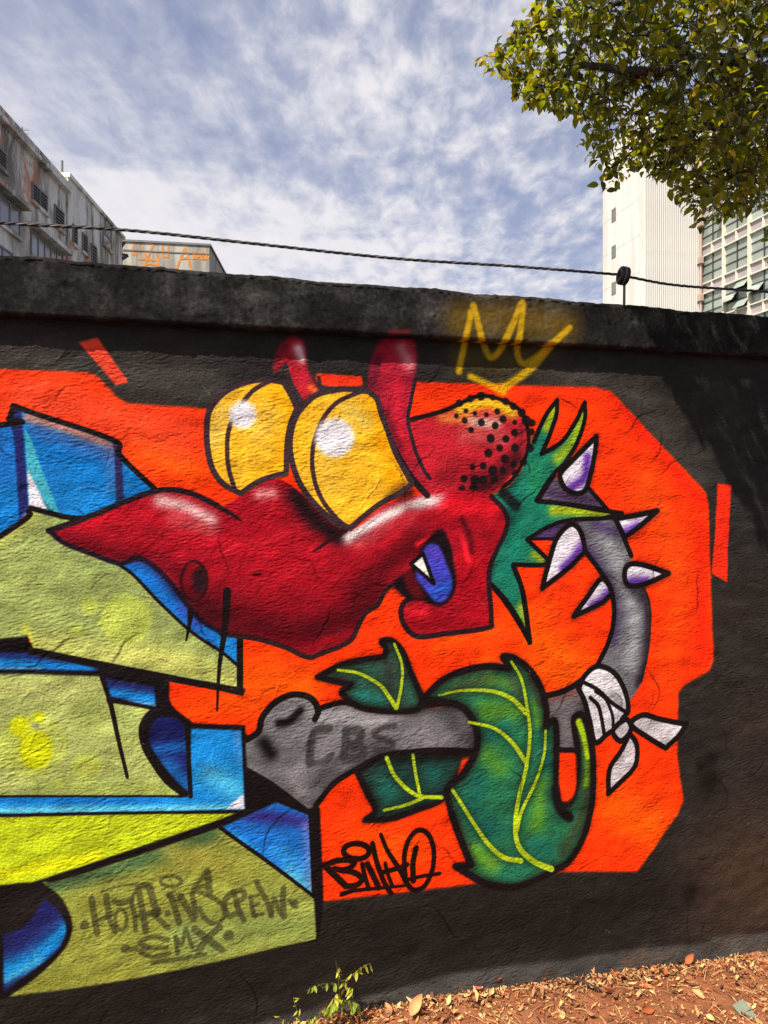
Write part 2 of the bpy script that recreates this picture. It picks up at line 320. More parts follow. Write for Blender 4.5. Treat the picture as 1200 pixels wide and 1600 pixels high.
c.air([(70, 1386), (200, 1350), (330, 1304)], 21, (74, 104, 62), 1); c.air([(300, 1470), (480, 1440)], 50, (126, 150, 80), .6); c.air([(280, 1450), (320, 1480)], 24, (118, 138, 76), .6); c.air([(430, 1400), (470, 1420)], 24, (140, 152, 72), .6); c.air([(270, 1330), (340, 1350)], 26, (152, 146, 58), .7); c.air([(60, 1535), (200, 1520)], 14, (132, 136, 50), .7)
c.line([(344, 1294), (420, 1348), (490, 1400)], 5)
Q1 = c.fill([(346, 1293, 1), (436, 1252, 1), (484, 1272, 1), (490, 1398, 1), (420, 1345)], (28, 108, 194), 'letter_shade'); c.air([(380, 1272), (484, 1285)], 17, (48, 46, 122), 1); c.air([(430, 1330), (488, 1365)], 18, (44, 140, 208), .8); c.air([(450, 1365), (490, 1390)], 17, (84, 184, 218), .9); c.air([(478, 1290), (486, 1380)], 12, (120, 120, 180), .5); c.air([(360, 1302), (400, 1330)], 8, (40, 150, 215), .8)
c.line([(436, 1250), (486, 1270, 1), (492, 1400)], 9); c.line([(344, 1293), (420, 1347), (492, 1402)], 5)
Q2 = c.fill([(5, 1462, 1), (40, 1445), (70, 1404, 1), (92, 1424), (103, 1448), (98, 1470), (80, 1494), (6, 1550, 1)], (32, 34, 88), 'letter_shade'); c.air([(0, 1515), (50, 1498), (100, 1455)], 22, (24, 134, 204), 1); c.air([(10, 1530), (60, 1500)], 10, (60, 175, 222), .8); c.air([(40, 1480), (90, 1448)], 6, (28, 56, 120), .7)
# ---- crew tag
TC = (66, 66, 38); rg = c.reg('crew_tag')
def tagline(pts, w): c.stroke(pts, w * 1.2, TC, soft=2.6, a=.74, reg=rg)
for x, y, r in ((132, 1446, 12), (262, 1428, 8), (460, 1412, 11), (196, 1482, 12), (357, 1461, 14)): tagline([(x, y)], r)
for pts, w in (([(143, 1404), (147, 1430), (152, 1459)], 8), ([(166, 1400), (168, 1416), (170, 1430)], 8), ([(148, 1441), (160, 1436), (176, 1428)], 7), ([(168, 1430), (174, 1444), (181, 1457)], 6), (ell(189, 1437, 9, 16) + [(198, 1437)], 5),
               ([(178, 1408), (190, 1412), (205, 1405)], 7), ([(206, 1412), (210, 1430), (212, 1453)], 6), ([(205, 1410), (212, 1392), (224, 1384)], 5), ([(158, 1394), (190, 1384), (222, 1382), (240, 1388)], 3), ([(216, 1388), (222, 1420), (228, 1456)], 8), ([(226, 1383), (233, 1386), (240, 1410), (246, 1428)], 9), ([(216, 1431), (232, 1428), (247, 1422)], 8), ([(240, 1428), (252, 1440), (263, 1450)], 7),
               (ell(267, 1377, 16, 8) + [(283, 1377)], 5), ([(266, 1398), (272, 1415), (280, 1442)], 8), ([(262, 1398), (278, 1410), (282, 1400)], 6), ([(282, 1400), (292, 1418), (302, 1436)], 8), ([(300, 1396), (303, 1412), (306, 1432)], 7),
               ([(324, 1360), (312, 1376), (302, 1390), (318, 1396), (338, 1406), (352, 1420), (346, 1438), (332, 1443), (318, 1432), (312, 1420)], 6), ([(324, 1362), (326, 1376), (327, 1396)], 9), ([(308, 1386), (326, 1384)], 5),
               ([(364, 1394), (353, 1404), (350, 1418), (358, 1431), (366, 1428)], 8), ([(366, 1394), (370, 1412), (374, 1428)], 7), ([(364, 1394), (378, 1392), (382, 1402), (370, 1412), (376, 1426), (381, 1438)], 7), ([(392, 1402), (394, 1418), (398, 1432)], 6), ([(390, 1402), (402, 1399)], 5), ([(393, 1416), (404, 1412)], 5), ([(397, 1432), (410, 1428)], 5),
               ([(401, 1378), (410, 1396), (418, 1410), (424, 1431)], 7), ([(424, 1430), (428, 1404), (434, 1418), (441, 1431)], 6), ([(443, 1388), (442, 1410), (444, 1432)], 8), ([(452, 1408), (462, 1418)], 5),
               ([(204, 1483), (213, 1481)], 6), ([(262, 1468), (238, 1464), (219, 1472), (232, 1480), (260, 1481)], 7), ([(232, 1481), (219, 1487), (238, 1495), (264, 1490)], 6), ([(274, 1464), (278, 1490)], 6), ([(274, 1464), (284, 1476), (290, 1452), (296, 1468), (301, 1481)], 5), ([(304, 1452), (322, 1466), (347, 1484)], 9), ([(343, 1449), (326, 1464), (310, 1486)], 9), ([(238, 1504), (276, 1499), (320, 1491)], 6)): tagline(pts, w)
# ---- the red-snouted creature
# grey spiked tail, upper arm
T1 = c.fill([(905, 815), (960, 808, 1), (972, 832), (984, 866), (992, 890), (1010, 925), (1015, 960), (1012, 1015), (1004, 1062), (985, 1095, 1), (930, 1042, 1), (948, 1005), (957, 965), (954, 925), (935, 888), (912, 856)], (104, 104, 108), 'grey_tail', soft=1)
c.air([(945, 840), (975, 900), (992, 960), (985, 1040)], 16, (150, 152, 154), .8); c.air([(920, 860), (945, 900), (962, 950), (958, 1000)], 13, (62, 44, 84), .7); c.air([(1000, 910), (1012, 960), (1008, 1030), (998, 1070)], 10, (44, 36, 44), .9); c.air([(985, 915), (1000, 935)], 14, (50, 46, 54), .7); c.air([(930, 820), (960, 830)], 14, (72, 54, 92), .8)
c.line([(912, 858), (936, 890), (956, 926), (959, 968), (950, 1006), (933, 1040)], 8); c.line([(960, 808), (973, 834), (986, 868)], 8); c.line([(1006, 918), (1014, 940), (1016, 968), (1012, 1020), (1002, 1066)], 4, (40, 30, 34), soft=3)
T3 = c.fill([(850, 1090, 1), (880, 1082), (906, 1070, 1), (922, 1115), (930, 1160, 1), (905, 1172), (868, 1172, 1), (855, 1125)], (100, 96, 98), 'grey_tail', soft=1); c.air([(860, 1092), (900, 1082)], 10, (112, 70, 66), .8); c.air([(880, 1120), (890, 1150)], 15, (122, 118, 120), .6); c.air([(912, 1100), (924, 1150)], 10, (46, 42, 44), .8)
c.line([(850, 1088), (880, 1080), (908, 1064), (932, 1042)], 9); c.line([(866, 1172), (905, 1172)], 8)
# bandage
BD = c.fill([(904, 1076), (914, 1056), (933, 1041), (958, 1050), (975, 1076), (981, 1106), (972, 1124), (962, 1138), (946, 1148), (930, 1160, 1), (921, 1125)], (204, 202, 204), 'bandage', 'grey_tail', soft=1)
c.air([(955, 1085), (970, 1100)], 10, (120, 120, 122), .8); c.air([(935, 1140), (965, 1120)], 9, (150, 148, 152), .7)
c.line([(904, 1076), (914, 1056), (933, 1041), (958, 1050), (975, 1076), (982, 1108), (972, 1124)], 8); c.line([(904, 1076), (914, 1098), (922, 1128), (930, 1160), (948, 1148), (962, 1138)], 8)
for p, w in (([(912, 1066), (934, 1078), (956, 1098), (980, 1114)], 6), ([(922, 1090), (936, 1106), (944, 1146)], 6), ([(930, 1080), (946, 1092), (957, 1118), (958, 1146)], 5)): c.line(p, w)
for pts in ([(986, 1132), (1004, 1117), (1032, 1124), (1073, 1132, 1), (1058, 1152), (1040, 1169, 1), (1012, 1152)], [(984, 1146, 1), (995, 1164), (993, 1196), (974, 1218), (950, 1240, 1), (953, 1200), (970, 1174)], [(958, 1142), (978, 1124), (986, 1140), (970, 1158)]):
    c.fill(pts, (192, 187, 188), 'bandage_end', 'grey_tail', soft=1); x, y = np.mean([p[:2] for p in pts], 0); c.air([(x - 6, y - 8)], 14, (130, 126, 128), .6); c.line(pts, 8, closed=True)
# grey tail, lower arm with its cut end
T2 = c.fill([(384, 1156, 1), (402, 1142), (412, 1118), (432, 1096), (460, 1087), (484, 1090), (496, 1108, 1), (530, 1099), (580, 1102), (650, 1108), (720, 1102, 1), (740, 1128), (744, 1174, 1), (690, 1172), (640, 1174), (600, 1180), (562, 1197), (522, 1222), (492, 1258), (478, 1264, 1), (430, 1226), (386, 1200, 1)], (112, 110, 111), 'grey_tail', soft=1)
c.air([(500, 1118), (600, 1124)], 18, (160, 158, 159), .8); c.air([(600, 1162), (520, 1196), (480, 1244)], 20, (74, 72, 72), .8); c.air([(700, 1115), (735, 1165)], 22, (70, 68, 70), .8); c.air([(395, 1185), (440, 1220)], 18, (92, 90, 90), .6); c.air([(460, 1225), (480, 1250)], 12, (120, 118, 118), .6); c.air([(640, 1165), (740, 1168)], 9, (104, 102, 104), .6)
c.line([(636, 1107), (690, 1098), (732, 1104), (748, 1132)], 13, soft=4)
c.air([(600, 1180), (562, 1199), (522, 1224), (494, 1258)], 14, (50, 48, 49), .8, T2); c.air([(640, 1108), (720, 1104), (742, 1130), (742, 1172)], 15, (44, 42, 43), .8, T2); c.air([(430, 1222), (470, 1255)], 16, (84, 82, 83), .7, T2)
c.air([(412, 1160), (424, 1178)], 17, (20, 18, 20), 1); c.air([(436, 1130), (452, 1128), (470, 1110)], 10, (24, 20, 22), 1); c.line([(436, 1130), (452, 1126), (468, 1110)], 9, soft=4)
c.line([(386, 1156), (404, 1143), (410, 1120), (432, 1096), (460, 1085), (486, 1091), (497, 1110), (492, 1124)], 10); c.line([(496, 1108), (530, 1098), (560, 1100)], 9); c.line([(744, 1174), (690, 1172), (640, 1175), (600, 1181), (562, 1199), (522, 1224), (494, 1258)], 9); c.line([(386, 1202), (430, 1228), (478, 1265)], 6)
rg = c.reg('tail_lettering', 'grey_tail')
for p, w, a in (([(514, 1138), (494, 1142), (486, 1160), (484, 1190)], 13, .85), ([(484, 1194), (506, 1190), (518, 1180)], 10, .8), ([(541, 1146), (538, 1184)], 13, .85), ([(541, 1142), (562, 1142), (560, 1160), (548, 1164)], 14, .85), ([(548, 1166), (566, 1170), (564, 1184), (540, 1188)], 14, .85), ([(616, 1133), (596, 1138), (585, 1148), (600, 1156), (612, 1160), (611, 1170), (588, 1173)], 9, .85)): c.stroke(p, w, (58, 56, 57), soft=5, a=a, reg=rg)
# leaves growing on the tail
LG = (162, 184, 28)
def leafy(pts, col, name, airs, veins, w=9):
    m = c.fill(pts, col, name, soft=1)
    for p, r, cc, a in airs: c.air(p, r, cc, a, m)
    q_ = spline(pts, 6, True); q_ = np.vstack([q_, q_[:1]]); c.stroke(q_, 15, (22, 34, 28), a=.75, clip=m, air=True, curve=False); c.stroke(q_, 9, (34, 14, 10), a=.5, air=True, curve=False)
    c.line(pts, w, closed=True, soft=2.5)
    rg = c.reg('leaf_vein', name)
    for p, wv in veins: c.air(p, 11, (20, 42, 30), .55, m); 
    for p, wv in veins: c.stroke(p, wv, LG, soft=1.5, reg=rg)
leafy([(496, 1058, 1), (530, 1040), (560, 1032), (600, 1026, 1), (603, 1014), (596, 1001), (614, 1002), (630, 1020), (642, 1050), (661, 1092, 1), (652, 1108), (620, 1112), (572, 1108), (548, 1098, 1), (538, 1088), (534, 1080), (548, 1070, 1), (520, 1064)], (52, 78, 62), 'painted_leaf',
      [([(560, 1085), (590, 1096)], 22, (30, 108, 94), .9), ([(640, 1080), (650, 1100)], 15, (44, 96, 76), .8), ([(580, 1046)], 22, (40, 92, 76), .7), ([(530, 1050)], 14, (70, 74, 54), .7), ([(608, 1040), (610, 1080)], 12, (44, 46, 44), .7)],
      [([(528, 1047), (560, 1052), (592, 1069), (606, 1086), (619, 1106)], (4, 7)), ([(616, 1006), (628, 1038), (627, 1072), (620, 1106)], (4, 5))])
leafy([(558, 1206, 1), (600, 1182), (660, 1176), (740, 1176, 1), (722, 1200), (694, 1246), (650, 1266), (610, 1280), (570, 1281, 1), (586, 1266), (574, 1240)], (30, 58, 50), 'painted_leaf',
      [([(600, 1225), (610, 1245)], 24, (28, 88, 76), .9), ([(680, 1210)], 22, (24, 84, 76), .8), ([(630, 1262)], 12, (70, 92, 62), .7), ([(600, 1186), (720, 1182)], 10, (18, 22, 22), .9)],
      [([(604, 1184), (618, 1214), (650, 1242), (690, 1246)], 6), ([(645, 1180), (650, 1212), (657, 1246)], 5), ([(600, 1266), (634, 1258), (660, 1247)], (4, 6))])
c.fill([(734, 1184, 1), (714, 1214, 1), (722, 1186, 1)], ORG, soft=1.5)
leafy([(660, 1092, 1), (690, 1064), (722, 1049), (760, 1041), (796, 1044, 1), (792, 1036), (786, 1026), (802, 1028), (826, 1045), (846, 1076), (854, 1110), (853, 1136, 1), (866, 1126), (870, 1150), (870, 1225), (884, 1256), (899, 1236), (903, 1180), (898, 1140), (897, 1122), (908, 1116), (918, 1132), (926, 1180), (926, 1245), (914, 1302), (890, 1345), (858, 1364), (830, 1378), (800, 1386), (758, 1380), (712, 1354, 1), (736, 1352, 1), (716, 1302), (703, 1262), (700, 1232), (722, 1212), (742, 1180), (746, 1150), (738, 1124), (716, 1102)], (38, 106, 70), 'painted_leaf',
      [([(760, 1110), (800, 1112)], 24, (86, 142, 38), .85), ([(705, 1080), (760, 1060)], 18, (84, 92, 52), .7), ([(770, 1062), (800, 1070)], 16, (88, 132, 46), .7), ([(748, 1160), (790, 1135)], 18, (24, 96, 86), .8), ([(760, 1180), (780, 1200)], 24, (78, 136, 40), .8), ([(745, 1220), (740, 1270), (770, 1300)], 30, (24, 92, 82), .8), ([(780, 1230)], 20, (40, 120, 84), .7),
       ([(742, 1330), (770, 1350)], 20, (96, 152, 40), .9), ([(790, 1368), (820, 1360)], 16, (36, 120, 88), .8), ([(718, 1290), (724, 1320)], 13, (62, 84, 56), .8), ([(834, 1100), (842, 1130)], 13, (86, 142, 44), .8), ([(850, 1150), (862, 1200)], 12, (20, 100, 96), .8), ([(846, 1230), (838, 1290)], 19, (88, 144, 36), .85), ([(838, 1320), (856, 1330)], 22, (28, 110, 92), .8),
       ([(880, 1330), (908, 1280), (918, 1220)], 15, (52, 66, 42), .9), ([(862, 1240), (882, 1268)], 18, (22, 60, 50), .9), ([(826, 1060), (846, 1100)], 9, (64, 60, 44), .8), ([(800, 1060), (812, 1090)], 12, (60, 60, 48), .6), ([(905, 1135), (918, 1185), (917, 1225)], 9, (118, 168, 28), 1)],
      [([(799, 1034), (815, 1062), (824, 1108), (828, 1150), (822, 1200), (810, 1250), (805, 1296), (812, 1325), (834, 1346), (862, 1358)], (4, 9)), ([(686, 1086), (720, 1079), (768, 1080), (800, 1092), (822, 1114)], (3, 8)), ([(732, 1128), (772, 1138), (800, 1160), (821, 1190)], (4, 7)), ([(853, 1142), (850, 1180), (836, 1224), (815, 1268), (808, 1297)], (4, 6)), ([(707, 1234), (740, 1286), (764, 1320), (788, 1340), (814, 1345)], (5, 8))], w=10)
c.stroke([(904, 1128), (912, 1150), (918, 1184)], (10, 6), (156, 186, 24), soft=4); c.fill([(876, 1180, 1), (900, 1180, 1), (900, 1232), (890, 1250), (876, 1250), (873, 1232)], ORG, soft=1.5)
c.line([(868, 1232), (874, 1262), (890, 1278)], 14, soft=6)
# green leafy collar behind the head
FR = c.fill([(826, 700), (836, 676), (852, 648), (871, 624, 1), (870, 648), (858, 682), (846, 709, 1), (876, 692), (898, 662), (914, 628, 1), (914, 655), (902, 692), (882, 724), (864, 742, 1), (838, 783, 1), (880, 787), (925, 795), (970, 802, 1), (940, 809), (896, 811), (858, 822), (824, 843, 1), (846, 862), (858, 874, 1), (846, 882), (800, 882, 1), (814, 920), (828, 1004, 1), (806, 966), (786, 936), (760, 905, 1), (764, 880), (776, 856), (788, 828), (784, 802), (764, 776), (790, 764), (815, 735)], (28, 118, 92), 'leaf_collar', soft=1)
for p, r, cc, a in (([(866, 636), (854, 668)], 11, (158, 172, 30), 1), ([(910, 648), (895, 690), (872, 716)], 14, (140, 170, 34), 1), ([(960, 802), (900, 798), (866, 797)], 13, (160, 172, 26), 1), ([(852, 876), (836, 868)], 11, (150, 168, 32), .9), ([(826, 990), (816, 950)], 14, (150, 166, 34), .9), ([(806, 770), (800, 800), (790, 840)], 17, (16, 88, 74), .7), ([(810, 850), (790, 890)], 18, (24, 120, 98), .7), ([(838, 730), (836, 760)], 16, (36, 130, 80), .7), ([(772, 790), (796, 812)], 10, (24, 56, 50), .7), ([(808, 740), (790, 766)], 12, (18, 50, 46), .8), ([(768, 880), (766, 905)], 9, (26, 60, 54), .7)): c.air(p, r, cc, a, FR)
for p in ([(834, 690), (852, 650), (871, 625, 1), (869, 650), (857, 684), (846, 709, 1), (876, 692), (898, 662), (914, 629, 1), (914, 655), (902, 692), (882, 724), (864, 742), (838, 782, 1), (880, 787), (925, 795), (972, 802)], [(968, 803), (940, 810), (896, 812), (858, 823), (824, 843, 1), (858, 876, 1), (846, 883), (802, 882, 1), (815, 920), (828, 1002, 1), (806, 966), (786, 936), (762, 908)]): c.line(p, 7)
c.line([(762, 908), (790, 938), (812, 972), (828, 1004)], 8); c.line([(802, 884), (818, 930), (828, 1003)], 8)
# purple spike collar and the five spikes
c.fill([(840, 783, 1), (866, 742, 1), (884, 764), (920, 764), (950, 795, 1), (890, 787)], (84, 74, 92), 'spike_collar', 'leaf_collar', soft=1); c.air([(860, 770), (930, 785)], 9, (58, 40, 70), .7); c.line([(840, 783), (866, 742)], 7); c.line([(840, 783), (890, 788), (950, 797, 1), (920, 763)], 7)
c.fill([(826, 842, 1), (852, 826), (884, 814), (905, 815), (890, 830), (866, 842), (850, 842)], (76, 54, 94), 'spike_collar', 'leaf_collar', soft=1); c.line([(826, 842), (852, 826), (884, 814), (960, 809)], 6); c.line([(824, 842), (866, 842)], 5)
for pts, base, tip in (([(932, 682, 1), (930, 706), (922, 744), (914, 766), (900, 771), (884, 764), (876, 750), (877, 738), (900, 714)], [(918, 715), (914, 745), (892, 762)], None), ([(962, 811, 1), (1000, 804), (1027, 798, 1), (1002, 820), (976, 840, 1), (968, 824)], [(974, 834), (996, 822)], None), ([(890, 820), (904, 826), (912, 846), (914, 862, 1), (888, 888), (847, 919, 1), (856, 884), (870, 842)], [(912, 850), (900, 868), (880, 888)], None), ([(980, 884), (1002, 882), (1045, 896, 1), (1012, 911), (986, 916), (976, 904)], [(984, 910), (1010, 908)], None), ([(938, 905), (950, 912), (956, 926, 1), (940, 942), (896, 963, 1), (918, 932)], [(952, 924), (940, 938), (925, 947)], None)):
    q_ = spline(pts, 6, True); c.stroke(np.vstack([q_, q_[:1]]), 10, (40, 18, 30), a=.45, air=True, curve=False)
    c.fill(pts, (222, 216, 222), 'spike', 'grey_tail', soft=1); c.air(base, 11, (104, 58, 158), 1); c.air(base, 6, (92, 50, 146), .6); c.line(pts, 8, closed=True)
# strawberry-like brow
BU = c.fill([(640, 658, 1), (700, 638), (735, 622), (762, 619), (790, 627), (813, 642), (823, 668), (823, 695), (814, 722), (794, 748), (766, 772), (720, 776), (672, 772), (656, 724), (644, 690)], (180, 32, 44), 'seeded_brow', soft=1.5)
for p, r, cc, a in (([(720, 640), (760, 628), (800, 642)], 16, (222, 178, 28), 1), ([(690, 652), (730, 655)], 13, (214, 122, 52), .8), ([(740, 660), (775, 662)], 13, (222, 186, 164), .9), ([(725, 680), (790, 685)], 15, (206, 90, 84), .7), ([(745, 760), (780, 745), (808, 715)], 22, (52, 14, 20), .85), ([(650, 680), (670, 740)], 15, (196, 30, 44), .7), ([(690, 750), (730, 745)], 18, (140, 22, 34), .7), ([(815, 670), (815, 710)], 8, (120, 30, 36), .6)): c.air(p, r, cc, a, BU)
c.line([(640, 656), (690, 643), (720, 630)], 7); c.line([(716, 631), (755, 618), (800, 632), (821, 656), (825, 700), (806, 742), (785, 762)], 6, soft=3)
rg = c.reg('seed', 'seeded_brow')
for x, y, r in ((728, 642, 4), (742, 646, 4), (713, 650, 4), (726, 657, 5), (752, 660, 6), (760, 648, 4), (774, 665, 6), (786, 655, 6), (777, 643, 5), (736, 672, 5), (767, 685, 7), (791, 686, 6), (804, 676, 6), (804, 660, 4), (781, 700, 6), (763, 708, 7), (805, 700, 7), (789, 717, 7), (803, 725, 6), (755, 728, 6), (770, 735, 8), (786, 735, 6), (738, 730, 5), (725, 748, 6), (742, 750, 8), (755, 750, 7), (772, 748, 7), (722, 764, 6), (740, 763, 7),
                (718, 630, 6), (735, 623, 6), (752, 619, 7), (770, 621, 5), (790, 627, 6), (802, 635, 6), (815, 645, 7), (822, 657, 8), (831, 661, 6), (830, 675, 6), (828, 700, 7), (818, 722, 6), (805, 740, 6)): c.stroke([(x, y)], r * 1.9, (24, 18, 18), soft=2.5, a=.92, reg=rg)
# head
HD = c.fill([(76, 829, 1), (110, 818), (150, 803), (200, 782), (240, 768), (265, 765), (300, 771), (346, 794, 1), (374, 776), (404, 756), (430, 745), (470, 770), (540, 828), (600, 791), (640, 777), (690, 770), (735, 766), (768, 776), (786, 796), (792, 814), (788, 834), (776, 858), (766, 884), (763, 905), (767, 968), (762, 980), (700, 989), (658, 994), (642, 988), (630, 972), (626, 954), (632, 940), (642, 936, 1), (626, 922), (610, 916, 1), (600, 926), (590, 945), (570, 958), (558, 980), (544, 1003), (500, 1021), (485, 1026), (470, 1022), (445, 1010), (400, 997), (352, 991), (318, 972), (292, 944), (268, 912), (242, 886), (215, 872), (180, 876), (130, 860)], RED, 'creature_head', soft=1)
for p, r, cc, a in (([(330, 955), (440, 985), (530, 975), (585, 925)], 48, (84, 10, 20), 1), ([(560, 920), (620, 870), (655, 840)], 26, (92, 12, 22), .95), ([(110, 846), (190, 868), (260, 880), (300, 920)], 22, (104, 12, 24), .9), ([(290, 935), (350, 970)], 22, (70, 14, 22), .8), ([(250, 830), (400, 860), (540, 850)], 30, (176, 19, 35), .8), ([(380, 880), (480, 860)], 30, (170, 19, 34), .6), ([(150, 815), (230, 800)], 18, (182, 20, 36), .7),
                    ([(250, 782), (290, 792), (330, 812)], 15, (232, 190, 186), .9), ([(270, 812), (330, 828)], 16, (206, 100, 100), .5), ([(405, 772), (425, 770)], 13, (226, 140, 138), .9), ([(462, 775), (492, 812), (530, 838)], 24, (30, 16, 20), 1), ([(545, 840), (600, 808), (650, 788), (690, 780)], 13, (232, 224, 220), 1), ([(560, 850), (640, 810)], 14, (200, 90, 88), .5), ([(700, 785), (770, 800)], 20, (214, 22, 36), .9), ([(735, 880), (745, 960)], 26, (168, 14, 28), .8), ([(640, 976), (740, 975)], 12, (140, 12, 24), .8), ([(636, 952), (665, 958)], 10, (214, 28, 42), .8),
                    ([(722, 812), (734, 838), (737, 862)], 7, (70, 12, 22), .8), ([(722, 838), (732, 876)], 6, (226, 32, 44), .9), ([(652, 850), (672, 842), (692, 842), (706, 872)], 6, (236, 32, 44), .9), ([(770, 850), (760, 900)], 10, (150, 14, 28), .7), ([(640, 800), (600, 850)], 14, (176, 20, 34), .6), ([(560, 985), (480, 1012)], 9, (150, 14, 26), .6)): c.air(p, r, cc, a, HD)
c.line([(76, 829, 1), (110, 818), (150, 803), (200, 782), (240, 768), (265, 765), (300, 771), (340, 790)], 9, (34, 24, 30)); c.line([(338, 790), (358, 801), (376, 813)], (9, 4), (40, 22, 26))
c.line([(78, 830), (100, 848), (140, 864), (186, 880), (215, 872), (242, 886), (268, 912), (292, 944), (318, 972), (350, 990)], 8, (30, 20, 32), soft=3); c.line([(346, 990), (400, 998), (445, 1011), (470, 1023), (485, 1027), (500, 1022), (545, 1003), (560, 978), (571, 958), (590, 945), (600, 926), (612, 914)], 8, (46, 26, 28))
c.line([(642, 936), (632, 941), (626, 955), (630, 973), (642, 989), (658, 995), (700, 990), (762, 981), (768, 968), (764, 905), (767, 882), (777, 858), (789, 834), (793, 814), (787, 796), (768, 776)], 8, (40, 24, 28)); c.line([(490, 862), (512, 846), (540, 828)], (3, 9), (44, 18, 24), soft=3)
c.fill([(646, 884), (662, 850), (690, 826), (706, 858), (709, 882), (713, 906), (709, 930), (694, 946), (678, 946), (655, 938), (636, 936), (614, 914), (628, 898)], (26, 16, 20), 'mouth', 'creature_head', soft=2)
c.fill([(630, 902), (642, 890), (656, 918), (664, 934), (645, 932)], (92, 16, 26), soft=3)
TG = c.fill([(664, 856), (684, 852), (697, 880), (706, 906), (703, 928), (692, 940), (679, 938), (662, 918), (650, 898)], (66, 66, 184), 'tongue', 'creature_head', soft=1.5); c.air([(676, 930), (700, 915)], 14, (38, 84, 184), .9); c.air([(672, 860), (690, 870)], 10, (84, 58, 168), .8)
c.fill([(642, 881, 1), (661, 865, 1), (678, 912, 1)], (216, 214, 206), 'tooth', 'creature_head', soft=.8); c.line([(642, 881, 1), (661, 865, 1), (678, 912, 1)], 6, closed=True)
c.line(ell(303, 908, 20, 31) + [(323, 908)], 5, (52, 14, 20), soft=3, name='nostril', par='creature_head'); c.fill(ell(312, 906, 12, 21), (40, 22, 26), soft=4)
c.line([(355, 924), (351, 985), (343, 1040), (339, 1110)], (13, 3)); c.line([(298, 956), (296, 975), (291, 1001)], (10, 3)); c.line([(398, 898), (406, 897)], 5, (70, 14, 22), soft=3)
c.air([(640, 770), (625, 772)], 14, (26, 16, 18), .8, ((slice(0, c.h), slice(0, c.w)), np.ones((c.h, c.w), np.float32)))
c.line([(786, 770), (806, 790)], 16, (26, 30, 30), soft=8)
# horns
H1 = c.fill([(428, 582), (430, 560), (442, 536), (459, 526), (475, 536), (478, 560), (482, 580), (498, 610, 1), (478, 626), (462, 612), (450, 590), (446, 570), (440, 572)], (168, 30, 44), 'horn', 'creature_head', soft=3)
c.air([(466, 545), (472, 560)], 11, (226, 206, 206), .9); c.air([(432, 560), (446, 540)], 9, (96, 24, 36), .8); c.air([(485, 606), (496, 612)], 8, (230, 110, 40), .9); c.air([(462, 580), (475, 605)], 10, (196, 34, 48), .6)
H2 = c.fill([(576, 612), (578, 575), (588, 542), (606, 522), (626, 516), (645, 530), (651, 556), (648, 590), (641, 630), (640, 660), (646, 695), (660, 735), (676, 766, 1), (660, 772), (638, 742), (618, 708), (602, 668), (590, 628)], (158, 28, 46), 'horn', 'creature_head', soft=3)
c.air([(628, 545), (640, 570)], 15, (196, 150, 150), .65); c.air([(582, 600), (590, 560)], 12, (84, 22, 40), .7); c.air([(622, 600), (624, 660), (640, 710)], 13, (196, 30, 48), .8); c.air([(600, 640), (625, 700)], 9, (104, 20, 34), .7)
c.line([(650, 590), (642, 628), (638, 656), (646, 694), (660, 730), (672, 748)], 6, (46, 32, 38)); c.line([(588, 622), (602, 668), (622, 712), (646, 750), (668, 774)], 10, (36, 24, 28)); c.line([(446, 570), (452, 592), (462, 612), (470, 626)], 7, (52, 44, 46))
# eyes
for nm, pts, airs, pup, hl in (('eye', [(328, 640), (350, 614), (380, 599), (412, 593), (443, 597, 1), (455, 618), (464, 638, 1), (455, 660), (449, 690), (447, 740, 1), (430, 743), (405, 752), (376, 771, 1), (350, 757), (333, 735), (325, 705), (323, 670)], [([(430, 610), (455, 650), (440, 720)], 20, (236, 166, 12), 1), ([(345, 640), (335, 690)], 17, (228, 190, 84), .8), ([(405, 680), (420, 650)], 22, (238, 192, 70), .7), ([(400, 740), (430, 728)], 12, (236, 170, 20), .8)], [(424, 594), (396, 610), (376, 634), (360, 664), (355, 692), (357, 730), (368, 768)], (379, 648, 22)),
                               ('eye', [(548, 608), (576, 612, 1), (589, 624), (596, 648), (605, 672), (620, 712), (644, 756, 1), (625, 770), (590, 790), (547, 825, 1), (528, 818), (500, 796), (475, 766), (460, 735), (453, 700), (456, 670), (466, 645), (490, 620), (520, 610)], [([(585, 630), (600, 700), (620, 755)], 26, (238, 160, 8), 1), ([(545, 640), (570, 660)], 22, (230, 196, 84), .8), ([(500, 720), (520, 760)], 24, (238, 186, 62), .7), ([(632, 758), (610, 776)], 14, (110, 70, 20), .8), ([(470, 660), (466, 720)], 14, (240, 180, 30), .8), ([(560, 740), (590, 720)], 20, (240, 178, 36), .7)], [(566, 611), (528, 628), (504, 656), (489, 700), (490, 744), (504, 782), (528, 812), (546, 826)], (523, 684, 31))):
    m = c.fill(pts, (240, 180, 38), nm, 'creature_head', soft=1)
    for p, r, cc, a in airs: c.air(p, r, cc, a, m)
    c.line(pup, 7, (62, 42, 46)); c.fill(ell(hl[0], hl[1], hl[2], hl[2]), (226, 222, 226), 'eye_highlight', 'creature_head', soft=4); c.line(pts, 9, (58, 42, 46), closed=True)
c.line([(498, 590), (506, 606), (560, 608)], 6, (50, 44, 44))
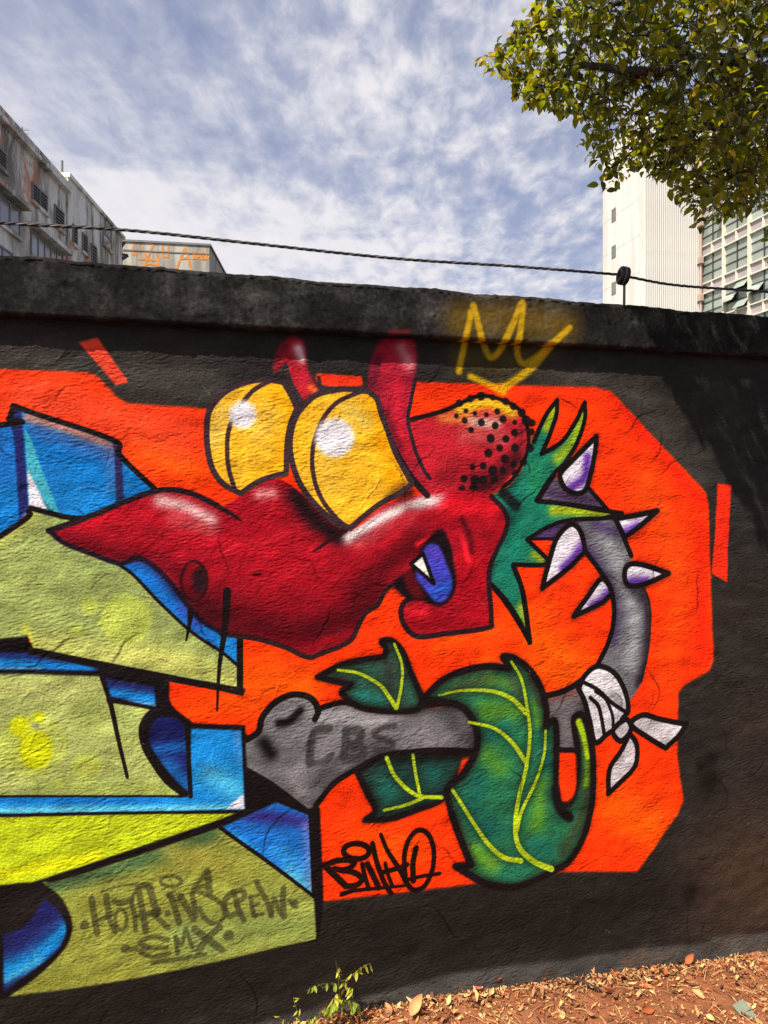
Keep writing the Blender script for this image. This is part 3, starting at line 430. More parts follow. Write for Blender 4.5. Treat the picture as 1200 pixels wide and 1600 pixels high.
# ---- signature
SG = (30, 14, 12); rg = c.reg('signature')
for pts, w in ((ell(557, 1330, 20, 12) + [(577, 1330)], 9), ([(508, 1352), (526, 1345), (548, 1345), (553, 1351), (540, 1359), (522, 1358)], 9), ([(507, 1352), (524, 1369), (540, 1384)], 10), ([(532, 1360), (554, 1364), (566, 1374), (556, 1383), (540, 1385)], 9), ([(566, 1350), (570, 1368), (576, 1389)], 7), ([(574, 1350), (582, 1366), (592, 1387)], 9), ([(582, 1318), (589, 1348), (600, 1378), (611, 1396)], 8), ([(602, 1349), (606, 1366), (613, 1384)], 6), ([(598, 1363), (616, 1358), (636, 1351)], 8), ([(595, 1304), (606, 1330), (624, 1358), (634, 1376)], (6, 9)), ([(633, 1372), (632, 1336), (640, 1309), (655, 1297), (670, 1305), (678, 1330), (675, 1360), (664, 1384), (648, 1391), (637, 1382), (631, 1364)], 8), ([(650, 1325), (645, 1350), (646, 1376)], 9), ([(638, 1374), (660, 1369), (687, 1365)], 6), ([(534, 1397), (556, 1391), (600, 1387), (640, 1383)], (8, 4))): c.stroke(pts, w, SG, soft=1.6, reg=rg)
# ---- yellow crown, lower half
YC = (214, 168, 14); c.stroke([(720, 560), (800, 560), (850, 540)], 30, (120, 100, 20), a=.35, air=True); rg = c.reg('yellow_crown')
crown = (([(736, 488), (728, 528), (722, 555), (717, 580)], 10), ([(740, 478), (746, 500), (755, 535), (766, 558), (782, 546), (800, 510), (816, 474), (813, 520), (808, 548), (818, 568), (846, 552), (890, 512)], 10), ([(862, 538), (830, 575), (790, 604)], 12), ([(735, 588), (762, 600), (786, 612)], 10))
for p, w in crown: c.stroke(p, w, YC, soft=6, a=.78, reg=rg)
c.air([(785, 606)], 12, YC, .8, ((slice(0, c.h), slice(0, c.w)), np.ones((c.h, c.w), np.float32)))
# the coping takes the crown's points (its face stands OVER m in front of the wall)
OVER = .040
cc = Canvas(S0, S1, 1.96, 2.18, YC, OVER, alpha=True); cc.rgb[:] = np.array(YC) / 255
cc.stroke([(720, 500), (800, 500), (880, 510)], 34, YC, a=.18, air=True)
for p, w in crown: cc.stroke(p, w, YC, soft=6, a=.80)
cc.stroke([(610, 519), (638, 518)], 7, (150, 30, 40), soft=5, a=.6)
_x = cc.xy([(580, 518), (672, 518)])[:, 0].astype(int); cc.rgb[:, _x[0]:_x[1]] = np.array((120, 26, 36)) / 255
# wear: fine speckle, drips of tone; wide tone drift
sh = (c.h, c.w)
tone = 1 + .05 * fnoise(sh, 160, 60, .1) + .03 * fnoise(sh, 50, 40) + .035 * fnoise(sh, 7, 5); c.rgb *= tone[..., None]
chip = fnoise(sh, 9, 7) + .8 * fnoise(sh, 90, 70); cm_ = np.clip((chip - 3.9) * 3, 0, 1) * .55; c.rgb += (np.array([.42, .40, .37], np.float32) - c.rgb) * cm_[..., None]
ew = np.clip(np.minimum(np.arange(c.w), np.arange(c.w)[::-1]) / 60., 0, 1).astype(np.float32)[None, :, None]
c.rgb = np.clip(c.rgb * ew + (np.array([41, 38, 35], np.float32) / 255) * (1 - ew), 0, 1)
#@@ENDPAINT
# ------------------------------------------------------------------ plaster relief
lump = .0008 * fnoise(sh, 170, 110) + .00030 * fnoise(sh, 46, 34)
zone = 1 / (1 + np.exp(-3 * fnoise(sh, 260, 190)))
fine = (.00030 * fnoise(sh, 20, 6.5, .16, 2.0)) * (.25 + 1.15 * zone) + 0.00023 * fnoise(sh, 9, 5.0, -.25, 1.8) * (1.25 - .6 * zone) + .00010 * fnoise(sh, 4, 4, 0, 1.5)
st = fnoise(sh, 190, 120, .3, 1.6); fine -= .0010 / (1 + np.exp(-(st - 1.25) * 26)); st = fnoise(sh, 110, 60, -.4, 1.4); fine += .0008 / (1 + np.exp(-(st - 1.7) * 22))
ridge = np.zeros(sh, np.float32)
for i in range(420):
    x, y = RNG.uniform(0, c.w), RNG.uniform(0, c.h); an = RNG.choice([RNG.uniform(-.5, .5), RNG.uniform(.5, 1.4)]); L = int(RNG.uniform(20, 130)); hgt = RNG.choice([1, 1, -1.0]) * RNG.uniform(.4, 1.0)
    for j in range(L):
        an += RNG.normal(0, .11); x += math.cos(an) * 1.2; y += math.sin(an) * 1.2
        xi, yi = int(x), int(y)
        if 3 < xi < c.w - 4 and 3 < yi < c.h - 4: ridge[yi - 1:yi + 2, xi - 1:xi + 2] = hgt * math.sin(math.pi * (j + 1) / (L + 1))
fine += .0012 * Canvas.blur(ridge, 1)
crack = np.clip(-Canvas.blur(ridge, 1), 0, 1); c.rgb *= (1 - .45 * crack)[..., None]; pale = np.clip(Canvas.blur(ridge, 1) - .35, 0, 1) * .22; c.rgb += (.75 - c.rgb) * pale[..., None] * (c.rgb.mean(2, keepdims=True) > .2)
hole = fnoise(sh, 10, 9); fine -= .0012 * np.clip((hole - 3.3) * 2, 0, 1)
fade = np.minimum(np.clip(np.minimum(np.arange(c.w), np.arange(c.w)[::-1]) / 90., 0, 1)[None, :], 1).astype(np.float32)
lump *= fade; fine *= fade
def image(name, arr, data=False):
    h, w = arr.shape[:2]; im = bpy.data.images.new(name, w, h, alpha=True, float_buffer=data)
    px = np.ones((h, w, 4), np.float32); px[..., :arr.shape[2] if arr.ndim == 3 else 3] = arr if arr.ndim == 3 else arr[..., None]
    if data: im.colorspace_settings.name = 'Non-Color'
    im.pixels.foreach_set(px.ravel()); im.update(); im.pack(); return im
HR = .008
im_paint = image('spray_paint', c.rgb); im_rel = image('plaster_relief', np.clip(fine / HR + .5, 0, 1), True)
im_crown = image('crown_paint', np.dstack([cc.rgb, cc.a]))

# ------------------------------------------------------------------ materials
def mat(name):
    m = bpy.data.materials.new(name); m.use_nodes = True; m.node_tree.nodes.clear(); g = NT(m.node_tree)
    b = g.n('BsdfPrincipled'); o = g.n('OutputMaterial'); g.l.new(b.outputs[0], o.inputs[0]); return m, g, b
def simple(name, col, rough=.7, var=.25, scale=6, bump=0.0, bscale=40, stretch=(1, 1, 1), metal=0.0, spec=.4, dirt=None):
    m, g, b = mat(name); co = g.n('TexCoord').outputs['Object']; v = g.scaled(co, *stretch)
    f = g.noise(v, scale, 5, .6); l = lin(col)
    col_ = g.ramp(f, [(.3, tuple(x * (1 - var) for x in l)), (.7, tuple(min(x * (1 + var), .9) for x in l))])
    if dirt:
        dc, amt, ds = dirt; df = g.ramp(g.noise(g.scaled(co, ds[0], ds[1], ds[2]), 1.0, 7, .65), [(.5 - amt * .25, (0, 0, 0)), (.62 - amt * .1, (1, 1, 1))])
        col_ = g.mix(g.math('MULTIPLY', df, .8), col_, lin(dc))
    g.l.new(col_, b.inputs['Base Color']); b.inputs['Roughness'].default_value = rough; b.inputs['Metallic'].default_value = metal; b.inputs['Specular IOR Level'].default_value = spec
    if bump:
        bp = g.n('Bump'); bp.inputs['Distance'].default_value = bump; g.l.new(g.noise(v, bscale, 5, .6), bp.inputs['Height']); g.l.new(bp.outputs[0], b.inputs['Normal'])
    return m
# painted plaster
M_WALL, g, b = mat('painted_plaster')
uv = g.n('UVMap'); ti = g.n('TexImage', image=im_paint, extension='EXTEND', interpolation='Linear'); g.l.new(uv.outputs[0], ti.inputs[0])
tr = g.n('TexImage', image=im_rel, extension='EXTEND', interpolation='Cubic'); g.l.new(uv.outputs[0], tr.inputs[0])
oc = g.n('TexCoord').outputs['Object']
gr = g.noise(oc, 260, 3, .6)
g.l.new(g.mix(1.0, ti.outputs[0], g.ramp(gr, [(.25, (.80,) * 3), (.75, (1.12,) * 3)]), 'MULTIPLY'), b.inputs['Base Color'])
b.inputs['Roughness'].default_value = .5; b.inputs['Specular IOR Level'].default_value = .07
b1 = g.n('Bump'); b1.inputs['Distance'].default_value = .0006; g.l.new(g.noise(oc, 190, 4, .65), b1.inputs['Height'])
b2 = g.n('Bump'); b2.inputs['Distance'].default_value = HR; g.l.new(tr.outputs[0], b2.inputs['Height']); g.l.new(b1.outputs[0], b2.inputs['Normal']); g.l.new(b2.outputs[0], b.inputs['Normal'])
# coping concrete, black paint worn through to cement
M_COP, g, b = mat('worn_black_coping')
uv = g.n('UVMap'); ti = g.n('TexImage', image=im_crown, extension='CLIP'); g.l.new(uv.outputs[0], ti.inputs[0]); oc = g.n('TexCoord').outputs['Object']
w1 = g.noise(oc, 7, 8, .68, .4); w2 = g.noise(g.scaled(oc, 1, 1, .35), 16, 6, .6)
w3 = g.noise(oc, 85, 5, .7)
f = g.math('ADD', g.math('ADD', g.math('MULTIPLY', w1, .55), g.math('MULTIPLY', w2, .30)), g.math('MULTIPLY', w3, .30))
cb = g.ramp(f, [(.46, lin((20, 19, 19))), (.57, lin((36, 34, 33))), (.65, lin((58, 56, 53))), (.75, lin((86, 83, 79)))])
g.l.new(g.mix(ti.outputs[1], cb, ti.outputs[0]), b.inputs['Base Color']); b.inputs['Roughness'].default_value = .85; b.inputs['Specular IOR Level'].default_value = .08
b1 = g.n('Bump'); b1.inputs['Distance'].default_value = .004; g.l.new(g.noise(oc, 210, 6, .8), b1.inputs['Height'])
b2 = g.n('Bump'); b2.inputs['Distance'].default_value = .0055; g.l.new(f, b2.inputs['Height']); g.l.new(b1.outputs[0], b2.inputs['Normal']); g.l.new(b2.outputs[0], b.inputs['Normal'])

# ------------------------------------------------------------------ the painted wall
wall = empty('mural_wall', wall_pt(.2, 0)); tag(wall, 'low plastered wall with a spray-painted red creature and black concrete coping', 'wall')
def mesh_np(name, co, quads, mat_, par, uvs=None, nor=None):
    me = bpy.data.meshes.new(name); nq = len(quads)
    me.vertices.add(len(co)); me.vertices.foreach_set('co', np.ascontiguousarray(co, np.float32).ravel())
    me.loops.add(nq * 4); me.loops.foreach_set('vertex_index', np.ascontiguousarray(quads, np.int32).ravel())
    me.polygons.add(nq); me.polygons.foreach_set('loop_start', np.arange(nq, dtype=np.int32) * 4)
    me.polygons.foreach_set('use_smooth', np.ones(nq, bool)); me.update(calc_edges=True)
    if uvs is not None:
        ul = me.uv_layers.new(name='UVMap'); ul.data.foreach_set('uv', np.ascontiguousarray(uvs[quads.ravel()], np.float32).ravel())
    me.materials.append(mat_)
    if nor is not None: me.normals_split_custom_set_from_vertices(np.ascontiguousarray(nor, np.float32).tolist())
    o = bpy.data.objects.new(name, me); COL.objects.link(o); return put(o, par)
ST = 3                                       # canvas pixels per mesh cell
gi = np.arange(0, c.h, ST); gj = np.arange(0, c.w, ST)
h = Canvas.blur(lump, 2)[np.ix_(gi, gj)]
S = S0 + (gj + .5) * DX; Z = Z0 + (gi + .5) * DX
dzx = np.gradient(h, DX * ST, axis=1); dzy = np.gradient(h, DX * ST, axis=0)
tv, nv = np.array(T), np.array(N); w0 = np.array(W0)
co = w0 + S[None, :, None] * tv + h[..., None] * nv + Z[:, None, None] * np.array([0, 0, 1.])
nn = nv - dzx[..., None] * tv - dzy[..., None] * np.array([0, 0, 1.]); nn /= np.linalg.norm(nn, axis=2, keepdims=True)
UVW = np.stack(np.broadcast_arrays((S[None, :] - S0) / (c.w * DX), (Z[:, None] - Z0) / (c.h * DX)), 2)
nr, nc = len(gi), len(gj); vid = np.arange(nr * nc).reshape(nr, nc)
Q = np.stack([vid[:-1, :-1], vid[:-1, 1:], vid[1:, 1:], vid[1:, :-1]], 2).reshape(-1, 4)
ids = c.id[np.ix_(np.minimum(gi[:-1] + 1, c.h - 1), np.minimum(gj[:-1] + 1, c.w - 1))].ravel()
co, nn, UVW = co.reshape(-1, 3), nn.reshape(-1, 3), UVW.reshape(-1, 2)
partobj = {}; pend = []
order = sorted(c.names, key=lambda i: c.names[i][1] is not None)
for i in order:
    nm, par = c.names[i]; q = Q[ids == i]
    if len(q) < 6: continue
    u, inv = np.unique(q, return_inverse=True); par_o = partobj.get(par, wall) if par else wall
    o = mesh_np(nm, co[u], inv.reshape(-1, 4), M_WALL, par_o, UVW[u], nn[u])
    if par and par_o is not wall: o.matrix_parent_inverse = Matrix.Identity(4)
    if not par and nm not in partobj: partobj[nm] = o
# wings of the wall beyond the painted stretch, its core and back
for a, bb in ((-9.0, S[0]), (S[-1], 11.0)):
    Sx = np.linspace(a, bb, 60); Zx = np.linspace(Z[0], Z[-1], 24)
    cx_ = w0 + Sx[None, :, None] * tv + Zx[:, None, None] * np.array([0, 0, 1.]) + 0 * nv
    v2 = np.arange(24 * 60).reshape(24, 60); q2 = np.stack([v2[:-1, :-1], v2[:-1, 1:], v2[1:, 1:], v2[1:, :-1]], 2).reshape(-1, 4)
    uv2 = np.stack(np.broadcast_arrays((Sx[None, :] - S0) / (c.w * DX), (Zx[:, None] - Z0) / (c.h * DX)), 2).reshape(-1, 2)
    mesh_np('bare_black_paint', cx_.reshape(-1, 3), q2, M_WALL, wall, uv2)
mb = MB(); M_CEM = simple('cement', (96, 94, 88), .9, .25, 5, .003, 60)
mb.obox(wall_pt(-9, -.3, -.21), T * 20, N * .195, (0, 0, 2.3)); mb.build('wall_core', M_CEM, wall)
# coping: rough cast beam with a broken arris
Sx = np.concatenate([np.arange(-9, -1.6, .05), np.arange(-1.6, 2.1, .006), np.arange(2.1, 11, .05)]); ns = len(Sx)
prof = []                                     # (depth in front of the wall, height)
zb, zt = 1.993, 2.130
for t in (*np.linspace(0, .94, 7), .985): prof.append((-.006 + (OVER - .004 + .006) * t, zb))
for t in (.02, *np.linspace(.05, .97, 22), 1): prof.append((OVER, zb + .006 + (zt - .012 - zb) * t))
for t in np.linspace(0, 1, 5): prof.append((OVER - .012 * t ** 1.3, zt - .006 + .012 * t ** .6))
for t in np.linspace(.08, 1, 14): prof.append((OVER - .012 - .27 * t, zt + .006))
prof += [(-.262 + .03, zb + .06), (-.262 + .03, zb)]
prof = np.array(prof); npf = len(prof)
rough = fnoise((npf * 4, ns), 3.5, 3)[:npf] * .0007 + fnoise((npf * 4, ns), 12, 8)[:npf] * .0004 + fnoise((npf * 4, ns), 60, 24)[:npf] * .0007
topw = fnoise((8, ns), 60, 60)[0] * .0016 + fnoise((8, ns), 10, 10)[0] * .0007
iF = [i for i in range(npf) if abs(prof[i, 0] - OVER) < 1e-9]; rough[iF[-1] + 1:iF[-1] + 6] = rough[iF[-1]]; rough[:iF[0]] *= .3; rough[iF[0] - 1] = rough[iF[0]]; rough[iF[-1] + 6:] *= .5
wgt = np.ones(npf)
D_ = prof[:, 0][:, None] + rough * wgt[:, None]; ZZ = prof[:, 1][:, None] + topw[None, :] * np.clip((prof[:, 1] - zb) / (zt - zb), 0, 1)[:, None] + .15 * rough * (prof[:, 1] > zt - .004)[:, None]
ZZ = ZZ + .012 * np.clip((.9 - Sx) / 1.95, -.3, 1.4)[None, :] * np.clip((prof[:, 1] - zb) / (zt - zb), 0, 1)[:, None] + (np.sin(Sx * 1.3)[None, :] * .002)
ck = w0 + Sx[None, :, None] * tv + D_[..., None] * nv + ZZ[..., None] * np.array([0, 0, 1.])
v2 = np.arange(npf * ns).reshape(npf, ns); q2 = np.stack([v2[:-1, :-1], v2[:-1, 1:], v2[1:, 1:], v2[1:, :-1]], 2).reshape(-1, 4)
uv2 = np.stack([np.broadcast_to((Sx[None, :] - S0) / (cc.w * DX), (npf, ns)), (ZZ - 1.96) / (cc.h * DX)], 2).reshape(-1, 2)
cop = mesh_np('coping', ck.reshape(-1, 3), q2, M_COP, wall, uv2); cop['label'] = 'rough black concrete coping with yellow crown points'

# ------------------------------------------------------------------ ground
M_GR, g, b = mat('red_earth'); oc = g.n('TexCoord').outputs['Object']
f1 = g.noise(oc, 9, 8, .68); f2 = g.noise(oc, 70, 5, .65)
dN = g.n('VectorMath', operation='DOT_PRODUCT', i_0=oc, i_1=tuple(N)).outputs[1]
near = g.ramp(g.math('ADD', g.math('MULTIPLY', g.math('ABSOLUTE', g.math('ADD', dN, 2.2073)), .25), g.math('MULTIPLY', g.math('SUBTRACT', f1, .5), .2)), [(.38, (0, 0, 0)), (.50, (1, 1, 1))])
earth = g.mix(g.math('MULTIPLY', f2, .6), g.ramp(f1, [(.32, lin((140, 84, 54))), (.55, lin((182, 114, 74))), (.75, lin((206, 146, 100)))]), lin((104, 72, 52)))
g.l.new(g.mix(near, earth, lin((74, 73, 72))), b.inputs['Base Color']); b.inputs['Roughness'].default_value = .95; b.inputs['Specular IOR Level'].default_value = .15  # unseen ground away from the wall is greyed to cut its red bounce light
bp = g.n('Bump'); bp.inputs['Distance'].default_value = .012; g.l.new(g.noise(oc, 60, 7, .7), bp.inputs['Height']); g.l.new(bp.outputs[0], b.inputs['Normal'])
ax = np.concatenate([-np.geomspace(400, 2.1, 14), np.arange(-2, 3.2, .02), np.geomspace(3.3, 400, 14)])     # along the wall
ay = np.concatenate([-np.geomspace(400, .6, 14), np.arange(-.5, 1.6, .02), np.geomspace(1.7, 400, 14)])    # out from the wall
gn = fnoise((len(ay), len(ax)), 26, 26) * .003 + fnoise((len(ay), len(ax)), 5, 5) * .003
def ground_z(s, d=0.0): return -.014 - .062 * float(np.clip(s - .2, 0, 2.2)) + .02 * float(np.clip(.25 - abs(d), 0, .25)) * 0
gz = -.014 - .062 * np.clip(ax - .2, 0, 2.2)[None, :] + gn * np.exp(-(np.abs(ay) / 3) ** 2)[:, None]
cg = w0 + ax[None, :, None] * tv + ay[:, None, None] * nv + gz[..., None] * np.array([0, 0, 1.])
v2 = np.arange(cg.shape[0] * cg.shape[1]).reshape(cg.shape[:2]); q2 = np.stack([v2[:-1, :-1], v2[1:, :-1], v2[1:, 1:], v2[:-1, 1:]], 2).reshape(-1, 4)[:, ::-1]
gro = mesh_np('ground', cg.reshape(-1, 3), q2, M_GR, None); tag(gro, kind='structure')
def dry(name, col): 
    m, g, b = mat(name); oi = g.n('ObjectInfo').outputs['Random']; ge = g.n('NewGeometry').outputs['Random Per Island']; l = lin(col)
    f = g.math('FRACT', g.math('ADD', oi, ge))
    g.l.new(g.ramp(f, [(0, tuple(x * .55 for x in l)), (.5, l), (1, tuple(min(1, x * 1.35) for x in l))]), b.inputs['Base Color']); b.inputs['Roughness'].default_value = .75; b.inputs['Specular IOR Level'].default_value = .25; return m
M_DRY = [dry('dry_leaf_tan', (196, 140, 92)), dry('dry_leaf_rust', (172, 92, 52)), dry('dry_leaf_straw', (206, 170, 110)), dry('dry_leaf_brown', (104, 66, 44))]
def leaf_shape(L, w, curl=.2, fold=.15, n=4):
    vs = []; fs = []
    for i in range(n + 1):
        t = i / n; ww = w * .5 * math.sin(math.pi * min(1, t * .92 + .04)) ** .8 * (1 - .35 * t); z = curl * L * (t - .5) ** 2 * 2
        vs += [(t * L, -ww, z + fold * ww), (t * L, 0, z), (t * L, ww, z + fold * ww)]
    for i in range(n):
        a = i * 3; fs += [(a, a + 3, a + 4, a + 1), (a + 1, a + 4, a + 5, a + 2)]
    return vs, fs
def xf(vs, M): return [M @ Vector(v) for v in vs]
lit = MB()
for i in range(15000):
    s = random.uniform(-.7, 2.2); d = (random.random() ** 1.2 * .75 if i % 6 else abs(random.gauss(0, .03))) + .005; L = .005 + .011 * random.expovariate(1.6)
    vs, fs = leaf_shape(L, L * random.uniform(.3, .65), random.uniform(-.6, .8), random.uniform(-.5, .5), 2)
    M = Matrix.Translation(wall_pt(s, ground_z(s) + .004 + random.random() * .006, d)) @ Euler((random.gauss(0, .5), random.gauss(0, .4), random.uniform(0, 6.28))).to_matrix().to_4x4()
    lit.add(xf(vs, M), fs, random.choices((0, 1, 2, 3), (5, 3, 3, 3))[0])
for i in range(1500):
    s = random.uniform(-.7, 2.2); d = random.random() * .75 + .01; a = random.uniform(0, 6.28); L = random.uniform(.015, .06)
    p = wall_pt(s, ground_z(s) + .006, d); q = p + Vector((math.cos(a) * L, math.sin(a) * L, random.uniform(0, .008)))
    lit.tube([p, (p + q) / 2 + Vector((0, 0, .003)), q], random.uniform(.0005, .0012), 3, random.choice((0, 2, 3)), cap=False)
o = lit.build('leaf_litter', M_DRY); tag(o, 'carpet of small dry leaf scraps and twigs on red earth', 'leaf litter', kind='stuff')
def at_ground(px, py):
    """ground point under a sight line"""
    z = -.05
    for _ in range(6):
        Y = (EYE - z) * FPX / (py - HOR); X = (px - CX) / FPX * Y; s = (Vector((X, Y, 0)) - W0).dot(T); z = ground_z(s)
    return Vector((X, Y, z))
leafmesh = []
for k in range(4):
    for mi, m in enumerate(M_DRY):
        vs, fs = leaf_shape(1, (.42, .55, .36, .62)[k], (.5, -.4, .9, .25)[k], (.4, .6, -.3, .9)[k], 6); b_ = MB(); b_.add(vs, fs); ob = b_.build('fallen_leaf', m, None, True); leafmesh.append(ob.data); bpy.data.objects.remove(ob)
spots = [(650, 1578, .055, 0), (612, 1588, .035, 0), (745, 1548, .034, 1), (773, 1540, .03, 1), (767, 1560, .03, 2), (840, 1546, .036, 2), (806, 1583, .03, 0), (958, 1556, .05, 0), (984, 1540, .03, 2), (995, 1556, .028, 2), (932, 1592, .04, 0), (1040, 1518, .034, 1), (1058, 1520, .03, 0), (1142, 1510, .03, 2), (1178, 1508, .03, 2), (1150, 1535, .034, 0), (1075, 1540, .036, 0), (1100, 1560, .04, 0), (1180, 1550, .03, 2), (1020, 1580, .04, 1), (1060, 1590, .036, 0), (880, 1580, .036, 2), (1010, 1515, .024, 0), (1105, 1590, .03, 2), (690, 1590, .03, 1), (1130, 1490, .03, 0), (1195, 1480, .034, 2), (700, 1572, .026, 2)]
for i, (px, py, L, mi) in enumerate(spots):
    o = bpy.data.objects.new('fallen_leaf', leafmesh[(i * 5) % 4 * 4 + mi]); COL.objects.link(o)
    o.location = at_ground(px, py + 4) + Vector((0, 0, .012)); o.rotation_euler = (random.gauss(0, .5), random.gauss(-.3, .35), random.uniform(0, 6.28)); o.scale = (L, L, L)
    tag(o, ('tan', 'rust-brown', 'straw-coloured')[mi] + ' dry leaf lying flat on the litter at the wall foot', 'fallen leaf', 'fallen leaves on the litter')
def big_leaf(px, py, L, mi, rot, label, tilt=.5):
    vs, fs = leaf_shape(L, L * .62, .7, .7, 6); b_ = MB(); b_.add(vs, fs); o = b_.build('fallen_leaf', M_DRY[mi], None, True); o.location = at_ground(px, py) + Vector((0, 0, .012)); o.rotation_euler = (tilt, -tilt, rot); tag(o, label, 'fallen leaf')
big_leaf(640, 1592, .062, 0, .7, 'largest curled tan leaf propped near the wall foot by the weed', .75)
big_leaf(1071, 1512, .042, 1, .3, 'bright rust-orange curled leaf standing at the edge of the litter', .7)
b_ = MB(); p = at_ground(1168, 1590); b_.obox(p + Vector((-.022, 0, .004)), (.042, .02, .006), (-.012, .03, .01), (0, -.002, .005)); b_.obox(p + Vector((.0, -.012, .002)), (.025, .004, .004), (-.006, .02, .004), (0, 0, .004)); o = b_.build('pale_chip', simple('pale_green_chip', (124, 130, 110), .6, .15, 40)); tag(o, 'broken pale grey-green chip lying in the leaves at the right', 'chip')
b_ = MB(); p, q = at_ground(886, 1531), at_ground(940, 1552); b_.tube([p + Vector((0, 0, .012)), (p * .6 + q * .4) + Vector((0, 0, .014)), q + Vector((0, 0, .008))], [.004, .007, .003], 6); o = b_.build('dark_stick', simple('dark_bark', (58, 46, 40), .9, .3, 60, .002, 200)); tag(o, 'short dark stick lying against the foot of the wall', 'stick')
# weeds at the wall foot
M_WEED = [None, None]
for k, cl in enumerate(((158, 176, 48), (196, 196, 62))):
    m, g, b = mat('weed_leaf'); l = lin(cl); ge = g.n('NewGeometry').outputs['Random Per Island']; g.l.new(g.ramp(ge, [(0, tuple(x * .6 for x in l)), (1, l)]), b.inputs['Base Color']); b.inputs['Roughness'].default_value = .5
    tb = g.n('BsdfTranslucent'); tb.inputs[0].default_value = (*l, 1); ms = g.n('MixShader'); ms.inputs[0].default_value = .35; g.l.new(b.outputs[0], ms.inputs[1]); g.l.new(tb.outputs[0], ms.inputs[2]); g.l.new(ms.outputs[0], next(n for n in g.t.nodes if n.type == 'OUTPUT_MATERIAL').inputs[0]); M_WEED[k] = m
M_STEM = simple('weed_stem', (96, 92, 52), .7)
def fl(x, y, base, d=.05):
    """offset in the wall-parallel plane through a base point, in photo pixels"""
    k = base.y / FPX * GROW; return base + T * (x * k * 1.05) + Vector((0, 0, -y * k)) + N * d
wb = wall_pt(-.148, ground_z(-.148), .05)
GROW = 1.12; w1 = empty('weed', wb); tag(w1, 'taller green weed with feathery leaflets sprouting at the wall foot', 'weed')
b_ = MB(); b_.tube([wb, fl(1, -40, wb, 0), fl(-2, -70, wb, .004), fl(-6, -100, wb, .01)], [.0018, .0015, .001, .0006], 5); b_.build('stem', M_STEM, w1)
fronds = [((0, -62), (-42, -76), 7, .018), ((1, -58), (36, -96), 7, .022), ((0, -40), (-22, -28), 6, .026), ((1, -38), (26, -24), 6, .026), ((-2, -72), (-6, -100), 5, .014), ((1, -50), (14, -66), 4, .024), ((0, -46), (-12, -60), 4, .024)]
for (x0, y0), (x1, y1), n, L in fronds:
    b_ = MB(); d1 = random.uniform(-.02, .05); A = fl(x0, y0, wb, 0); E = fl(x1, y1, wb, d1); Mi = (A + E) / 2 + Vector((0, 0, .008)); b_.tube([A, Mi, E], .0006, 3, 1, False)
    for i in range(n):
        t = (i + 1) / n; p = A.lerp(E, t) + Vector((0, 0, .008 * 4 * t * (1 - t)))
        for sd_ in (-1, 1):
            vs, fs = leaf_shape(L * 1.2 * random.uniform(.8, 1.1), L * .55, .2, .2, 3); M = Matrix.Translation(p) @ Euler((random.gauss(0, .4), random.uniform(.5, 1.4), random.uniform(0, 6.28))).to_matrix().to_4x4(); b_.add(xf(vs, M), fs, 0)
    b_.build('frond', [M_WEED[random.randint(0, 1)], M_STEM], w1)
wb2 = wall_pt(-.255, ground_z(-.25), .07)
GROW = 1.5; w2 = empty('weed', wb2); tag(w2, 'smaller wispy weed with thin stems left of the taller weed', 'weed')
for (x1, y1) in ((-28, -34), (-10, -44), (20, -30), (12, -16), (-36, -12)):
    b_ = MB(); A = wb2; E = fl(x1, y1, wb2, random.uniform(-.02, .04)); Mi = A.lerp(E, .5) + Vector((0, 0, .012)); b_.tube([A, Mi, E], [.0012, .0009, .0005], 4, 1)
    for i in range(6):
        t = .35 + .13 * i; p = A.lerp(E, t) + Vector((0, 0, .012 * 4 * t * (1 - t))); vs, fs = leaf_shape(.018, .009, .2, .2, 2); M = Matrix.Translation(p) @ Euler((random.gauss(0, .4), random.uniform(-1, 1), random.uniform(0, 6.28))).to_matrix().to_4x4(); b_.add(xf(vs, M), fs, 0)
    b_.build('sprig', [M_WEED[1], M_STEM], w2)

# ------------------------------------------------------------------ cable along the wall top
M_CAB = simple('cable_black', (52, 44, 42), .5, .3, 30); M_CABL = simple('cable_grey', (96, 88, 84), .5, .2, 30); M_PORC = simple('insulator_black', (44, 44, 44), .45, .35, 60, .002, 120); M_RUST = simple('rusty_rod', (128, 104, 92), .8, .3, 40)
D_C = -.09
def over(px, py): s, z = wall_sz(px, py, D_C); return s, z
ctrl = [(-700, 262), (-300, 322), (0, 348), (200, 360), (400, 381), (620, 404), (800, 416), (965, 429), (985, 433), (1060, 446), (1200, 456), (1500, 478), (2200, 540)]
cp = spline([over(*p) for p in ctrl], 60); acc = np.concatenate([[0], np.cumsum(np.linalg.norm(np.diff(cp, axis=0), axis=1))])
cab = empty('twisted_cable', wall_pt(0, 2.25, D_C)); tag(cab, 'dark twisted cable strung above the coping from left to right', 'cable')
arc = np.arange(0, acc[-1], .004); xs = np.interp(arc, acc, cp[:, 0]); zs = np.interp(arc, acc, cp[:, 1])
for k in range(3):
    b_ = MB(); pts = []
    for a_, x, z in zip(arc, xs, zs):
        th = 2 * math.pi * a_ / .085 + k * 2.094; R_ = .0024; pts.append(wall_pt(x, z + R_ * math.sin(th), D_C + R_ * math.cos(th)))
    b_.tube(pts, .0027, 5); b_.build('strand', M_CABL if k == 0 else M_CAB, cab, True)
s_i, z_i = over(974, 431); ip = wall_pt(s_i, z_i, D_C)
post = empty('insulator_post', wall_pt(s_i, 2.13, D_C)); tag(post, 'black ring insulator on a thin rusty rod holding the cable above the coping', 'insulator')
b_ = MB(); b_.tube([wall_pt(s_i + .002, 2.10, D_C), wall_pt(s_i + .004, z_i - .012, D_C)], .0048, 8); b_.build('rod', M_RUST, post, True)
b_ = MB()
